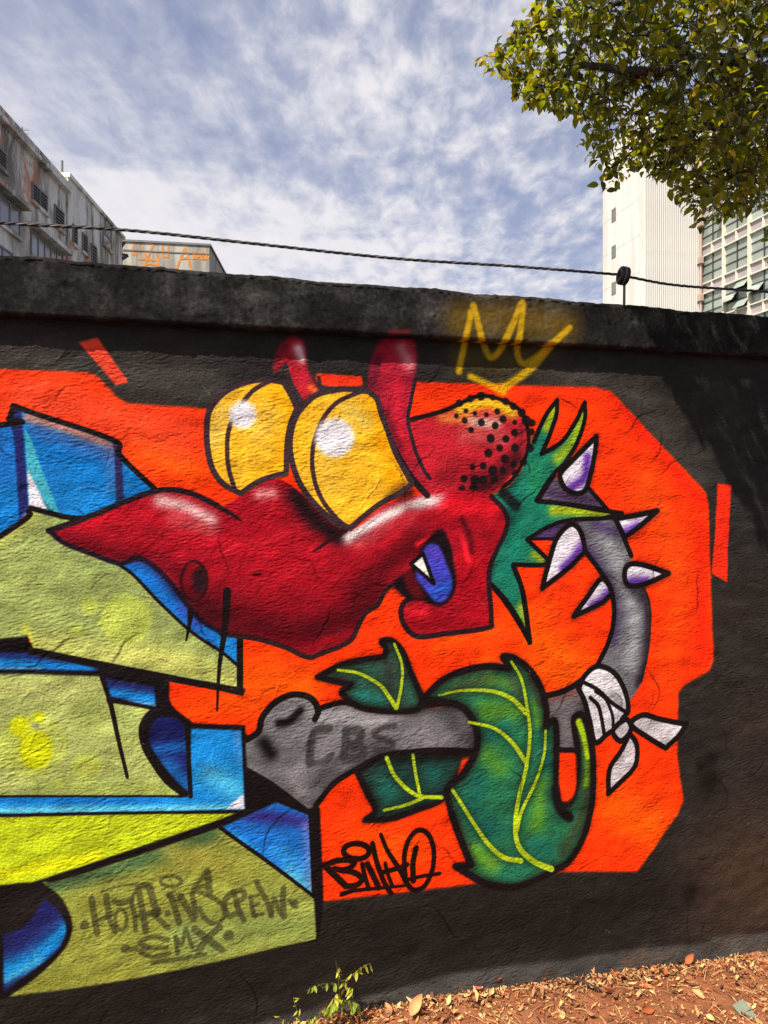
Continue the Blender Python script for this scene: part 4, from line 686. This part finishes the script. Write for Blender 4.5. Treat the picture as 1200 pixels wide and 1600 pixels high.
def torus(mb_, cpt, axis, R, r, n=28, k=10, flat=1.0):
    axis = Vector(axis).normalized(); u = axis.orthogonal().normalized(); v = axis.cross(u); vs = []
    for i in range(n):
        a = 2 * math.pi * i / n; d = u * math.cos(a) + v * math.sin(a)
        for j in range(k): q = 2 * math.pi * j / k; vs.append(cpt + d * (R + r * math.cos(q)) + axis * (r * flat * math.sin(q)))
    mb_.add(vs, [(i * k + j, ((i + 1) % n) * k + j, ((i + 1) % n) * k + (j + 1) % k, i * k + (j + 1) % k) for i in range(n) for j in range(k)])
axd = (T * .93 + N * .22 + Vector((0, 0, -.16)))
for off in (-.0085, .0085): torus(b_, ip + axd.normalized() * off, axd, .0225, .0095, flat=.9)
torus(b_, ip, axd, .017, .008); b_.build('insulator_ring', M_PORC, post, True)
b_ = MB(); torus(b_, ip, axd, .0300, .0032, 24, 6); b_.build('binding_wire', M_RUST, post, True)

# ------------------------------------------------------------------ worn concrete factory block behind, left
M_OLD, g, b = mat('weathered_concrete'); oc = g.n('TexCoord').outputs['Object']
n1 = g.noise(g.scaled(oc, 1, 1, .5), .5, 8, .68, .3); n2 = g.noise(g.scaled(oc, 1.4, 1.4, .25), 1.0, 8, .7, .4); n3 = g.noise(g.scaled(oc, .7, .7, .5), .8, 4, .6, 1.0)
base = g.ramp(n1, [(.34, lin((196, 188, 172))), (.46, lin((232, 224, 208))), (.58, lin((246, 240, 226)))])
strk = g.ramp(g.math('ADD', g.math('MULTIPLY', n2, .6), g.math('MULTIPLY', n1, .4)), [(.43, (1, 1, 1)), (.52, (0, 0, 0))])
sz_ = g.n('SeparateXYZ'); g.l.new(oc, sz_.inputs[0]); hgt = g.ramp(g.math('MULTIPLY', sz_.outputs[2], 1 / 14.), [(.60, (.12,) * 3), (.85, (.95,) * 3)])
col_ = g.mix(g.math('MULTIPLY', strk, hgt), base, lin((122, 116, 104)))
rust = g.ramp(n3, [(.60, (0, 0, 0)), (.635, (1, 1, 1))]); col_ = g.mix(g.math('MULTIPLY', g.math('MULTIPLY', rust, hgt), .8), col_, lin((206, 130, 88)))
g.l.new(col_, b.inputs['Base Color']); b.inputs['Roughness'].default_value = .92; b.inputs['Specular IOR Level'].default_value = .15
bp = g.n('Bump'); bp.inputs['Distance'].default_value = .03; g.l.new(g.noise(oc, 5, 7, .7), bp.inputs['Height']); g.l.new(bp.outputs[0], b.inputs['Normal'])
M_FRM = simple('window_frame_grey', (138, 132, 124), .7, .2, 4); M_LOUV = simple('louver_dark', (112, 108, 104), .7, .3, 6); M_DARK = simple('interior_shade', (34, 33, 33), .8, .2, 3)
def glass(name, col, var, rough=.12):
    m, g, b = mat(name); oi = g.n('ObjectInfo').outputs['Random']; l = lin(col); oc = g.n('TexCoord').outputs['Object']
    f = g.math('ADD', g.math('MULTIPLY', oi, .6), g.math('MULTIPLY', g.noise(oc, .9, 4, .6), .5))
    g.l.new(g.ramp(f, [(.15, tuple(x * (1 - var) for x in l)), (.85, tuple(min(.8, x * (1 + var)) for x in l))]), b.inputs['Base Color']); b.inputs['Roughness'].default_value = rough; b.inputs['Specular IOR Level'].default_value = .7; return m
M_GL1 = glass('old_glass', (140, 136, 132), .45)
gd = Vector((-.058, 1, 0)).normalized(); gn_ = Vector((1, .058, 0)).normalized()       # along / out of the facade
def fac_Y(px): return -10.608 / ((px - CX) / FPX + .058)
def fpt(Y, z, d=0.0): return Vector((-10.608 - .058 * Y, Y, z)) + gn_ * d
def fz(px, py): return EYE + (HOR - py) / FPX * fac_Y(px)
blk = empty('factory_building', fpt(20, 0)); tag(blk, 'weathered grey concrete factory block with louvered windows at far left', 'building')
b_ = MB(); b_.obox(fpt(8, -.2, -9), gn_ * 9, gd * 21.8, (0, 0, 13.1)); b_.build('wall', M_OLD, blk)
b_ = MB(); b_.obox(fpt(8, 12.9, -9), gn_ * 9.22, gd * 21.85, (0, 0, .14)); b_.obox(fpt(8, 13.043, -9), gn_ * 9.12, gd * 21.8, (0, 0, .28)); b_.build('parapet', M_OLD, blk)
b_ = MB(); b_.obox(fpt(29.85, -.2, -9), gn_ * 9.06, gd * 7.6, (0, 0, 13.75)); b_.build('wall', M_OLD, blk)
b_ = MB(); b_.obox(fpt(29.8, 13.553, -9.05), gn_ * 9.2, gd * 7.75, (0, 0, .16)); b_.build('parapet', M_OLD, blk)
def window(pl, pr, yt, yb, kind, n=2, d0=0.0, hood=False, name='window'):
    Ya, Yb = fac_Y(pl), fac_Y(pr); z1, z0 = fz(pl, yt), fz(pl, yb); u = gd * (Yb - Ya) / gd.y; hh = Vector((0, 0, z1 - z0)); o0 = fpt(Ya, z0, d0)
    fr = MB(); t = .07; L = u.length; ud = u.normalized()
    fr.obox(o0 + gn_ * .004, ud * L, gn_ * .05, (0, 0, t)); fr.obox(o0 + gn_ * .004 + hh - Vector((0, 0, t)), ud * L, gn_ * .05, (0, 0, t))
    for k in range(n + 1): fr.obox(o0 + gn_ * .006 + ud * ((L - t) * k / n) + Vector((0, 0, t)), ud * t, gn_ * .044, hh - Vector((0, 0, 2 * t)))
    w = fr.build(name, M_FRM, blk)
    def sub(ob): ob.parent = w; ob.matrix_parent_inverse = Matrix.Identity(4); return ob
    bk = MB(); bk.obox(o0 + gn_ * .003 + ud * .02, ud * (L - .04), gn_ * .008, hh); sub(bk.build('shade_backing', M_DARK))  # thin dark slab; its colour stands in for the shade behind the window
    for k in range(n):
        a = o0 + ud * (t + (L - t) * k / n) + Vector((0, 0, t)); wl = (L - t) / n - t; H = z1 - z0 - 2 * t
        if kind == 'glass': p_ = MB(); p_.obox(a + gn_ * .015, ud * wl, gn_ * .01, (0, 0, H)); sub(p_.build('pane', M_GL1))
        else:
            m_ = max(5, int(H / .17))
            for j in range(m_): p_ = MB(); zz_ = H * j / m_; p_.obox(a + gn_ * .014 + Vector((0, 0, zz_)), ud * wl, gn_ * .05 + Vector((0, 0, -.03)), (0, 0, H / m_ * .45)); sub(p_.build('slat', M_LOUV))
    if hood: hd = MB(); hd.obox(o0 + hh - ud * .2 + Vector((0, 0, .05)), ud * (L + .4), gn_ * .35, (0, 0, .16)); sub(hd.build('hood', M_OLD))
    sl = MB(); sl.obox(o0 - Vector((0, 0, .12)) - ud * .05, ud * (L + .1), gn_ * .1, (0, 0, .11)); sub(sl.build('sill', M_OLD)); return w
window(-22, 9, 210, 240, 'louver', 2); window(49, 73, 283, 312, 'louver', 2); window(84, 99, 318, 349, 'louver', 1)
window(-60, 30, 252, 302, 'glass', 5, hood=True); window(47, 97, 358, 398, 'glass', 5, hood=True); window(-30, 18, 362, 400, 'glass', 3)
window(110, 117.5, 349, 379, 'louver', 1, .065); window(125, 133.5, 362, 391, 'louver', 1, .065); window(139.5, 148, 379, 409, 'louver', 1, .065); window(158, 171, 361, 380, 'glass', 1, .065, name='vent_panel')
# masts on the roof
M_MAST = simple('mast_grey', (110, 108, 108), .6)
def mast(px, yt, Y, r, cross, lab):
    X = (px - CX) / FPX * Y; zt_ = EYE + (HOR - yt) / FPX * Y; m = MB(); m.tube([(X, Y, 13.2), (X, Y, zt_)], r, 6)
    if cross:
        for f_ in (.45, .7, .88): m.tube([(X - .22, Y, 13.2 + (zt_ - 13.2) * f_), (X + .22, Y, 13.2 + (zt_ - 13.2) * f_)], r * .6, 5)
    o = m.build('roof_mast', M_MAST); tag(o, lab, 'antenna')
mast(34.5, 199, 26.6, .03, True, 'thin aerial with cross bars on the near factory roof'); mast(70, 247, 28.6, .035, False, 'shortest plain rod on the factory roof edge'); mast(97, 251, 30.4, .05, False, 'tall plain mast at the step in the factory roof')
# lower block with orange tagging
yf = 38.5; p0 = Vector(((150 - CX) / FPX * yf, yf - .3, 0)); fd = Vector((1, .17, 0)).normalized(); X1 = None
k_ = (327 - CX) / FPX; u_ = (k_ * p0.y - p0.x) / (fd.x - k_ * fd.y); bd = gd; ztop = EYE + (HOR - 381) / FPX * (p0.y + .6)
low_b = empty('rendered_annex', p0); tag(low_b, 'pale rendered annex tagged in orange letters beside the factory', 'building')
M_REN = simple('stained_render', (190, 184, 170), .92, .16, .5, .02, 4, (1, 1, .5), dirt=((128, 122, 112), .35, (2.4, 2.4, .2)))
b_ = MB(); b_.obox(p0 + Vector((0, 0, -.2)), fd * u_, bd * 14, (0, 0, ztop + .2)); b_.build('wall', M_REN, low_b)
b_ = MB(); b_.obox(p0 - bd * .06 - fd * .0 + Vector((0, 0, ztop + .003)), fd * (u_ + .08), bd * 14.2, (0, 0, .1)); b_.obox(p0 - bd * .03 + Vector((0, 0, ztop - .45)), fd * (u_ + .03), bd * .028, (0, 0, .06)); b_.build('roof_edge', simple('roof_edge_grey', (128, 124, 120), .8, .2, 2), low_b)
M_ORG = simple('orange_tag_paint', (214, 140, 66), .8, .2, 4)
b_ = MB()
def on_annex(cx_, cy_):
    px, py = 170 + cx_ / 6.667, 360 + cy_ / 6.667; k = (px - CX) / FPX; u = (k * p0.y - p0.x) / (fd.x - k * fd.y); q = p0 + fd * u; return u, EYE + (HOR - py) / FPX * q.y
def tagstroke(pts, w=.105):
    q = [on_annex(*p) for p in pts]; nrm = -Vector((-fd.y, fd.x, 0))
    for i in range(len(q) - 1):
        A = Vector((q[i][0], q[i][1], 0)); Bq = Vector((q[i + 1][0], q[i + 1][1], 0)); d = (Bq - A).normalized(); e = Vector((-d.y, d.x, 0)) * w / 2; A = A - d * w * .3; Bq = Bq + d * w * .3; i_ = len(b_.v) // 4
        b_.add([p0 + fd * p.x + Vector((0, 0, p.y)) + nrm * (.006 + .0015 * (i_ % 9)) for p in (A - e, Bq - e, Bq + e, A + e)], [(0, 1, 2, 3)])
for pts in ([(258, 150), (250, 245), (300, 245)], [(345, 165), (405, 300)], [(460, 150), (405, 300)], [(315, 298), (485, 312)], [(405, 300), (365, 385)], [(370, 360), (430, 345), (500, 365), (530, 400)], [(508, 250), (525, 395)], [(562, 160), (560, 275), (618, 275), (622, 160)], [(790, 185), (705, 405)], [(800, 185), (862, 420)], [(745, 295), (845, 290)], [(870, 225), (885, 240), (885, 292), (905, 290), (912, 265), (885, 255)], [(920, 295), (945, 225), (965, 300)], [(928, 270), (958, 268)], [(978, 225), (985, 298), (1008, 295), (1018, 235)], [(1022, 245), (1040, 260), (1030, 290), (1015, 300)]): tagstroke(pts)
b_.build('orange_lettering', M_ORG, low_b)
Yb = 37.3; b_ = MB()
def bp_(px, py): return Vector(((px - CX) / FPX * Yb, Yb, EYE + (HOR - py) / FPX * Yb))
for A, Bq, r in (((176.5, 378), (176.5, 415), .07), ((176.5, 378), (196, 380), .05), ((178, 404), (194, 380), .06), ((176.5, 413), (200, 399), .08), ((182, 396), (200, 399), .06), ((178, 387), (190, 390), .05)): b_.tube([bp_(*A), bp_(*Bq)], r, 6)
o = b_.build('steel_bracket', simple('dark_steel', (84, 78, 74), .7, .3, 3)); tag(o, 'dark steel bracket frame projecting at the end of the factory', 'bracket')

# ------------------------------------------------------------------ white tower and glazed wing, right
M_WHT = simple('white_cladding', (232, 228, 218), .7, .05, .4, .004, 3, dirt=((214, 209, 198), .1, (1.2, 1.2, .1))); M_RIB = simple('ribbed_white', (226, 223, 216), .6, .05, .5); M_GRV = simple('rib_backing', (128, 124, 120), .8, .1, 1); M_JNT = simple('panel_joint', (196, 190, 178), .8)
C0 = Vector((21.67, 65, 0)); ld = Vector((-.19, 1, 0)).normalized(); rd = Vector((1, .19, 0)).normalized(); ln = -rd; TOPZ = EYE + (HOR - 188) / FPX * 65
def hit(o_, d_, px): k = (px - CX) / FPX; return (k * o_.y - o_.x) / (d_.x - k * d_.y)
lw = hit(C0, ld, 942); rw = hit(C0, rd, 1095)
tow = empty('white_tower', C0); tag(tow, 'tall white clad tower with ribbed front behind the tree', 'tower')
b_ = MB(); b_.obox(C0 + Vector((0, 0, -.2)), rd * rw, ld * lw, (0, 0, TOPZ + .2)); b_.build('wall', M_WHT, tow)
b_ = MB(); b_.obox(C0 + Vector((0, 0, TOPZ + .003)) - rd * .08 - ld * .08, rd * (rw + .16), ld * (lw + .16), (0, 0, .3)); b_.build('roof_edge', M_WHT, tow)
fn = -ld; nr_ = 30; r0 = .38
b_ = MB(); b_.obox(C0 + rd * r0 + fn * .02 , rd * (rw - r0), ld * .017, (0, 0, TOPZ)); b_.build('rib_backing', M_GRV, tow)
pitch = (rw - r0) / nr_; ribm = None
for i in range(nr_):
    if ribm is None: b_ = MB(); b_.obox(C0 + rd * r0 + fn * .021, rd * pitch * .55, fn * .10, (0, 0, TOPZ - .02)); o = b_.build('cladding_rib', M_RIB, tow); ribm = o
    else: o = ribm.copy(); COL.objects.link(o); o.location = ribm.location + rd * pitch * i
b_ = MB()
for j in range(9): b_.obox(C0 + rd * r0 + fn * .022 + Vector((0, 0, 3 + j * 3.1)), rd * (rw - r0), fn * .03, (0, 0, .07))
b_.build('cladding_joint', M_JNT, tow)
b_ = MB()
for j in range(10): b_.obox(C0 + ln * .004 + Vector((0, 0, 4.2 + j * 3.1)), ld * lw, ln * .004, (0, 0, .035))
for u in (lw * .42, lw * .62): b_.obox(C0 + ld * u + ln * .0065, ld * .03, ln * .004, (0, 0, TOPZ))
b_.build('panel_joint', M_JNT, tow)
u0 = hit(C0, ld, 962.5); u1 = hit(C0, ld, 956); Yw = C0.y + ld.y * (u0 + u1) / 2
M_TWG = glass('dark_small_glass', (120, 118, 110), .25)
for yt, yb in ((326, 346), (384, 403), (441, 460), (498, 517)):
    z1, z0 = EYE + (HOR - yt) / FPX * Yw, EYE + (HOR - yb) / FPX * Yw
    fr = MB(); t = .08; o0 = C0 + ld * u0 + Vector((0, 0, z0)) + ln * .009; W_2 = u1 - u0
    fr.obox(o0, ld * W_2, ln * .03, (0, 0, t)); fr.obox(o0 + Vector((0, 0, z1 - z0 - t)), ld * W_2, ln * .03, (0, 0, t)); fr.obox(o0 + Vector((0, 0, t)), ld * t, ln * .03, (0, 0, z1 - z0 - 2 * t)); fr.obox(o0 + ld * (W_2 - t) + Vector((0, 0, t)), ld * t, ln * .03, (0, 0, z1 - z0 - 2 * t)); w = fr.build('window', M_GRV, tow)
    p_ = MB(); p_.obox(o0 + ld * t + Vector((0, 0, t)), ld * (W_2 - 2 * t), ln * .012, (0, 0, z1 - z0 - 2 * t)); q = p_.build('pane', M_TWG); q.parent = w; q.matrix_parent_inverse = Matrix.Identity(4)
# glazed wing
G0 = C0 + rd * (rw + .05); wd_ = -ld; gnm = -rd; WL = 16.05
M_MUL = simple('cream_mullion', (226, 220, 200), .6, .06, 1); M_SPN = simple('grey_spandrel', (172, 164, 162), .6, .1, .8); M_THN = simple('dark_glazing_bar', (64, 66, 64), .5); M_GL2 = glass('green_glass', (146, 156, 146), .35, .1); M_PIP = simple('pink_pipe', (186, 160, 148), .7, .12, 2)
wing = empty('office_wing', G0); tag(wing, 'green glazed office wing with cream mullions right of the white tower', 'building')
b_ = MB(); b_.obox(G0 + Vector((0, 0, -.2)) - gnm * 8, gnm * 7.8, wd_ * WL, (0, 0, 31)); b_.build('wall', M_DARK, wing)
b_ = MB(); b_.obox(G0 + Vector((0, 0, 30.803)) - gnm * 8, gnm * 8.3, wd_ * WL, (0, 0, .5)); b_.build('roof_edge', M_MUL, wing)
BAY = 3.21; FH = 3.2; zW = 21.09
for i in range(6): b_ = MB(); b_.obox(G0 + wd_ * (BAY * i - .10) - gnm * .18, wd_ * .20, gnm * .36, (0, 0, 30.8)); b_.build('pillar', M_MUL, wing)
for k in range(-6, 4):
    zt_ = zW + FH * k; zb_ = zt_ - 2.26
    if zb_ < 1: continue
    for (za, hh_) in ((zt_ - .005, .1), (zb_ - .095, .1)): b_ = MB(); b_.obox(G0 + Vector((0, 0, za)) - gnm * .1, wd_ * (WL - .02), gnm * .24, (0, 0, hh_)); b_.build('ledge', M_MUL, wing)
    for i in range(5):
        a = G0 + wd_ * (BAY * i + .135); Lb = BAY - .27
        b_ = MB(); b_.obox(a + wd_ * (Lb / 2 - .07) + Vector((0, 0, zt_ + .098)) - gnm * .05, wd_ * .14, gnm * .17, (0, 0, FH - 2.26 - .198)); b_.build('spandrel_post', M_MUL, wing)
        for hf in (0, 1): b_ = MB(); b_.obox(a + wd_ * (Lb / 2 + .073) * hf + Vector((0, 0, zt_ + .098)) - gnm * .1, wd_ * (Lb / 2 - .073), gnm * .1, (0, 0, FH - 2.26 - .198)); b_.build('spandrel_panel', M_SPN, wing)
        fr = MB(); fr.obox(a + wd_ * (Lb / 2 - .04) + Vector((0, 0, zb_ + .006)) - gnm * .1, wd_ * .08, gnm * .12, (0, 0, 2.245))
        for rr_ in (1, 2): 
            for hf in (0, 1): fr.obox(a + wd_ * (Lb / 2 + .041) * hf + Vector((0, 0, zb_ + 2.26 * rr_ / 3 - .03)) - gnm * .09, wd_ * (Lb / 2 - .041), gnm * .09, (0, 0, .06))
        w = fr.build('window', M_THN, wing)
        for rr_ in range(3):
            for hf in (0, 1):
                z_0 = zb_ + 2.26 * rr_ / 3 + (.032 if rr_ else .006); z_1 = zb_ + 2.26 * (rr_ + 1) / 3 - (.032 if rr_ < 2 else .008); tl = Vector((0, 0, 0))
                op = (k == -1 and i == 1 and (rr_, hf) in ((0, 1), (1, 0), (2, 1))) or (k == -1 and i == 2 and (rr_, hf) == (1, 0))
                if op: tl = gnm * .55
                p_ = MB(); a0 = a + wd_ * ((Lb / 2 + .043) * hf + .002) + Vector((0, 0, z_0)) - gnm * .06
                p_.box8([a0 + tl, a0 + tl + wd_ * (Lb / 2 - .047), a0 + tl + wd_ * (Lb / 2 - .047) - gnm * .02, a0 + tl - gnm * .02] + [a0 + Vector((0, 0, z_1 - z_0)) + e for e in (Vector((0, 0, 0)), wd_ * (Lb / 2 - .047), wd_ * (Lb / 2 - .047) - gnm * .02, -gnm * .02)])
                q = p_.build('pane', M_GL2); q.parent = w; q.matrix_parent_inverse = Matrix.Identity(4)
b_ = MB(); b_.tube([G0 + wd_ * .35 + gnm * .28, G0 + wd_ * .35 + gnm * .28 + Vector((0, 0, 30.5))], .11, 8)
for k in range(-6, 4): b_.obox(G0 + wd_ * .12 + gnm * .19 + Vector((0, 0, zW + FH * k - .55)), wd_ * .5, gnm * .3, (0, 0, .55))
b_.build('downpipe', M_PIP, wing)
lp = G0 + wd_ * BAY + gnm * .35 + Vector((0, 0, zW + FH + .25)); b_ = MB(); b_.tube([lp - gnm * .16, lp + gnm * .2, lp + gnm * .25 - Vector((0, 0, .3))], .09, 8); b_.tube([lp + gnm * .25 - Vector((0, 0, .25)), lp + gnm * .25 - Vector((0, 0, .6))], [.2, .36], 10); o = b_.build('wall_lamp', simple('lamp_grey', (188, 182, 178), .5)); tag(o, 'grey hooded lamp fixed to a mullion of the glazed wing', 'lamp')

# ------------------------------------------------------------------ overhanging tree
def pxp(px, py, Y): return Vector(((px - CX) / FPX * Y, Y, EYE + (HOR - py) / FPX * Y))
M_BARK = simple('bark', (56, 50, 46), .9, .35, 14, .006, 40, (1, 1, .3))
def leafmat(name, col, tcol, tf=.4):
    m, g, b = mat(name); ge = g.n('NewGeometry').outputs['Random Per Island']; oi = g.n('ObjectInfo').outputs['Random']; l = lin(col); f = g.math('FRACT', g.math('ADD', ge, oi))
    g.l.new(g.ramp(f, [(0, tuple(x * .6 for x in l)), (1, tuple(x * 1.3 for x in l))]), b.inputs['Base Color']); b.inputs['Roughness'].default_value = .38; b.inputs['Specular IOR Level'].default_value = .5
    tb = g.n('BsdfTranslucent'); tb.inputs[0].default_value = (*lin(tcol), 1); ms = g.n('MixShader'); ms.inputs[0].default_value = tf
    g.l.new(b.outputs[0], ms.inputs[1]); g.l.new(tb.outputs[0], ms.inputs[2]); g.l.new(ms.outputs[0], next(n for n in g.t.nodes if n.type == 'OUTPUT_MATERIAL').inputs[0]); return m
M_LF = [leafmat('leaf_deep', (84, 92, 28), (170, 176, 16), .5), leafmat('leaf_olive', (114, 112, 32), (204, 194, 20), .5), leafmat('leaf_dark', (62, 72, 32), (118, 126, 20), .35), leafmat('leaf_yellow', (176, 150, 34), (220, 186, 20), .5)]
tree = empty('overhanging_tree', (2.75, 3.9, ground_z(2.4))); tag(tree, 'broad-leaved tree reaching over the wall at upper right', 'tree')
b_ = MB(); b_.tube([(2.75, 3.9, -.2), (2.70, 3.86, 1.2), (2.62, 3.7, 2.3), (2.5, 3.5, 3.0), (2.3, 3.3, 3.7), (2.0, 3.0, 4.5)], [.17, .14, .125, .11, .08, .04], 12); b_.build('trunk', M_BARK, tree, True)
limbs = [[(2.55, 3.58, 2.8), pxp(1330, 60, 2.75), pxp(1200, 72, 2.3), pxp(1100, 98, 2.1), pxp(1000, 104, 2.1), pxp(900, 112, 2.2), pxp(830, 128, 2.35), pxp(775, 98, 2.45)],
         [(2.5, 3.5, 3.0), pxp(1290, -60, 3.0), pxp(1150, -30, 2.75), pxp(1030, -10, 2.6), pxp(930, 20, 2.5), pxp(850, 30, 2.45), pxp(800, 70, 2.42)],
         [(2.62, 3.7, 2.4), pxp(1300, 130, 3.1), pxp(1180, 170, 2.85), pxp(1080, 205, 2.7), pxp(1000, 235, 2.62), pxp(950, 265, 2.58)],
         [(2.66, 3.8, 1.9), pxp(1320, 230, 3.0), pxp(1210, 235, 2.75), pxp(1150, 270, 2.65), pxp(1100, 325, 2.6)],
         [(2.3, 3.3, 3.7), (1.5, 2.6, 3.75), (.95, 2.05, 3.55), (.6, 1.85, 3.4)],
         [(2.5, 3.5, 3.0), (1.75, 2.6, 3.0), (1.25, 2.15, 2.95), (.95, 1.95, 2.82)],
         [pxp(1000, 104, 2.1), pxp(940, 150, 2.4), pxp(890, 165, 2.6)], [pxp(1100, 98, 2.1), pxp(1040, 50, 2.4), pxp(960, 60, 2.7)], [pxp(1080, 205, 2.7), pxp(1060, 250, 2.66), pxp(1020, 265, 2.62)], [pxp(1180, 170, 2.85), pxp(1140, 130, 2.75), pxp(1060, 150, 2.7), pxp(980, 180, 2.65)]]
for i, L in enumerate(limbs):
    L = [Vector(p) for p in L]; r_ = (.021, .016, .022, .02, .026, .022)[i] if i < 6 else .010; b_ = MB()
    pts = []
    for j in range(len(L) - 1):
        for t in (0, .33, .66): pts.append(L[j].lerp(L[j + 1], t) + Vector((random.gauss(0, .008), random.gauss(0, .008), random.gauss(0, .010))))
    pts.append(L[-1]); rr_ = [r_ * (1 - t) ** .9 + .0025 for t in np.linspace(0, 1, len(pts))]; b_.tube(pts, rr_, 7); b_.build('branch', M_BARK, tree, True); limbs[i] = pts
sil = np.array([(850, -10), (836, 14), (792, 44), (774, 74), (745, 88), (750, 100), (766, 112), (792, 128), (808, 152), (834, 170), (866, 176), (898, 190), (916, 196), (908, 214), (890, 220), (916, 240), (930, 268), (944, 300), (962, 286), (984, 274), (1010, 272), (1044, 290), (1056, 312), (1076, 340), (1096, 362), (1112, 350), (1140, 346), (1172, 330), (1206, 330), (1206, -10)], float)
def inside(px, py):
    if px > 1204: return True
    if py < -8: return py < -60 or px > 845
    x, y = sil[:, 0], sil[:, 1]; x2, y2 = np.roll(x, -1), np.roll(y, -1); cr = ((y > py) != (y2 > py)); xi = (x2 - x) * (py - y) / np.where(y2 == y, 1e-9, y2 - y) + x
    return bool((cr & (px < xi)).sum() % 2)
def proj(p): return CX + p.x / p.y * FPX, HOR - (p.z - EYE) / p.y * FPX
leaves = []      # matrices, material, size on screen
def add_leaf(p, yellow=.025):
    if p.y < 1.2: return
    px, py = proj(p)
    if not inside(px + random.gauss(0, 3), py + 5 + random.gauss(0, 3)): return
    L = random.uniform(.022, .042)
    M = Matrix.Translation(p) @ Euler((random.gauss(0, .7), random.uniform(-.1, 1.25), random.uniform(0, 6.28))).to_matrix().to_4x4() @ Matrix.Scale(L, 4)
    yl = yellow + (.22 if px < 830 else 0) * (random.random() < .8)
    mi = 3 if random.random() < yl else random.choices((0, 1, 2), (5, 3, 3))[0]
    vis = -5 < px < 1205 and py > -5; leaves.append((M, mi, (L / p.y) if vis else 0))
twg = MB()
def spray(p, d, n=9, L=.22, yellow=.025):
    q = p; pts = [p]
    for i in range(5): d = (d + Vector((random.gauss(0, .35), random.gauss(0, .35), random.gauss(-.12, .3)))).normalized(); q = q + d * L / 5; pts.append(q)
    if all(inside(*proj(t_)) for t_ in pts): twg.tube(pts, [.0026, .0022, .0018, .0014, .001, .0007], 4)
    for i in range(n):
        t = random.random() * 4.99; a = pts[int(t)].lerp(pts[int(t) + 1], t % 1); add_leaf(a + Vector((random.gauss(0, .018), random.gauss(0, .018), random.gauss(-.008, .018))), yellow)
for i, L in enumerate(limbs):
    m_ = len(L); n_sp = (78, 60, 64, 54, 44, 44, 20, 20, 20, 28)[i]
    for k in range(n_sp):
        t = random.uniform(.25 if i < 6 else 0, 1) * (m_ - 1.01); p = L[int(t)].lerp(L[int(t) + 1], t % 1); spray(p, Vector((random.gauss(-.25, .7), random.gauss(0, .8), random.gauss(0, .8))).normalized(), random.randint(10, 16), random.uniform(.14, .34))
# fill of the crown between the limbs, in depth
sx_, sy_ = [], []
n_try = 0
while n_try < 300:
    px, py = random.uniform(745, 1300), random.uniform(-160, 365)
    if not inside(px, py): continue
    n_try += 1; spray(pxp(px, py, random.uniform(2.25, 3.3)), Vector((random.gauss(-.2, .7), random.gauss(0, .8), random.gauss(0, .7))).normalized(), random.randint(6, 10), random.uniform(.1, .24))
# the part of the crown in front of the wall, which shades its right end
def landing(p):
    q = p - W0; d = q.dot(N); t = d / SK; return d, q.dot(T) + .58 * t, p.z - t
def sun_fleck(p):
    d, sl_, zl = landing(p); st_ = sl_ + .58 * (zl - 2)
    return d > .03 and 0 < zl < 2.3 and any(a - .010 < st_ < b + .010 for a, b in ((.985, .994), (1.062, 1.098), (1.135, 1.143), (1.185, 1.205), (1.255, 1.29), (1.36, 1.40), (1.52, 1.6)))
for k in range(1150):
    zl = random.uniform(1.2, 2.5); e_ = float(np.interp(zl, (1.2, 1.30, 1.55, 1.91, 2.05, 2.5), (1.50, 1.40, 1.28, .985, .92, .66))); sl_ = e_ + random.random() ** 1.4 * .95 + .03; d = random.uniform(.28, .66)
    p = wall_pt(sl_ - .58 * d / SK, zl + d / SK, d)
    if p.z < 2.35: continue
    spray(p, Vector((random.gauss(0, .7), random.gauss(0, .7), random.gauss(0, .7))).normalized(), random.randint(7, 10), .08)
def off_edge(p):
    d, sl_, zl = landing(p)
    return d > .02 and .2 < zl < 2.02 and sl_ < np.interp(zl, (.2, 1.0, 1.30, 1.55, 1.91, 2.05), (2.4, 1.62, 1.40, 1.27, .98, .91))
leaves = [l for l in leaves if not sun_fleck(l[0].translation) and not off_edge(l[0].translation)]
twg.build('twigs', M_BARK, tree)['kind'] = 'stuff'
lvs, lfs = leaf_shape(1, .66, -.35, .25, 4)
leaves.sort(key=lambda t: -t[2]); fol = MB(); lm = []
for mi in range(4): b_ = MB(); b_.add(lvs, lfs); ob = b_.build('leaf', M_LF[mi], None, True); lm.append(ob.data); bpy.data.objects.remove(ob)
tinv = Matrix.Translation(-Vector(tree.location))
for i, (M, mi, sz) in enumerate(leaves):
    if i < 300:
        o = bpy.data.objects.new('leaf', lm[mi]); COL.objects.link(o); o.parent = tree; o.matrix_parent_inverse = tinv; o.matrix_basis = M
    else: fol.add(xf(lvs, M), lfs, mi)
fo = fol.build('foliage', M_LF, tree, True); fo['kind'] = 'stuff'
print('leaves', len(leaves))
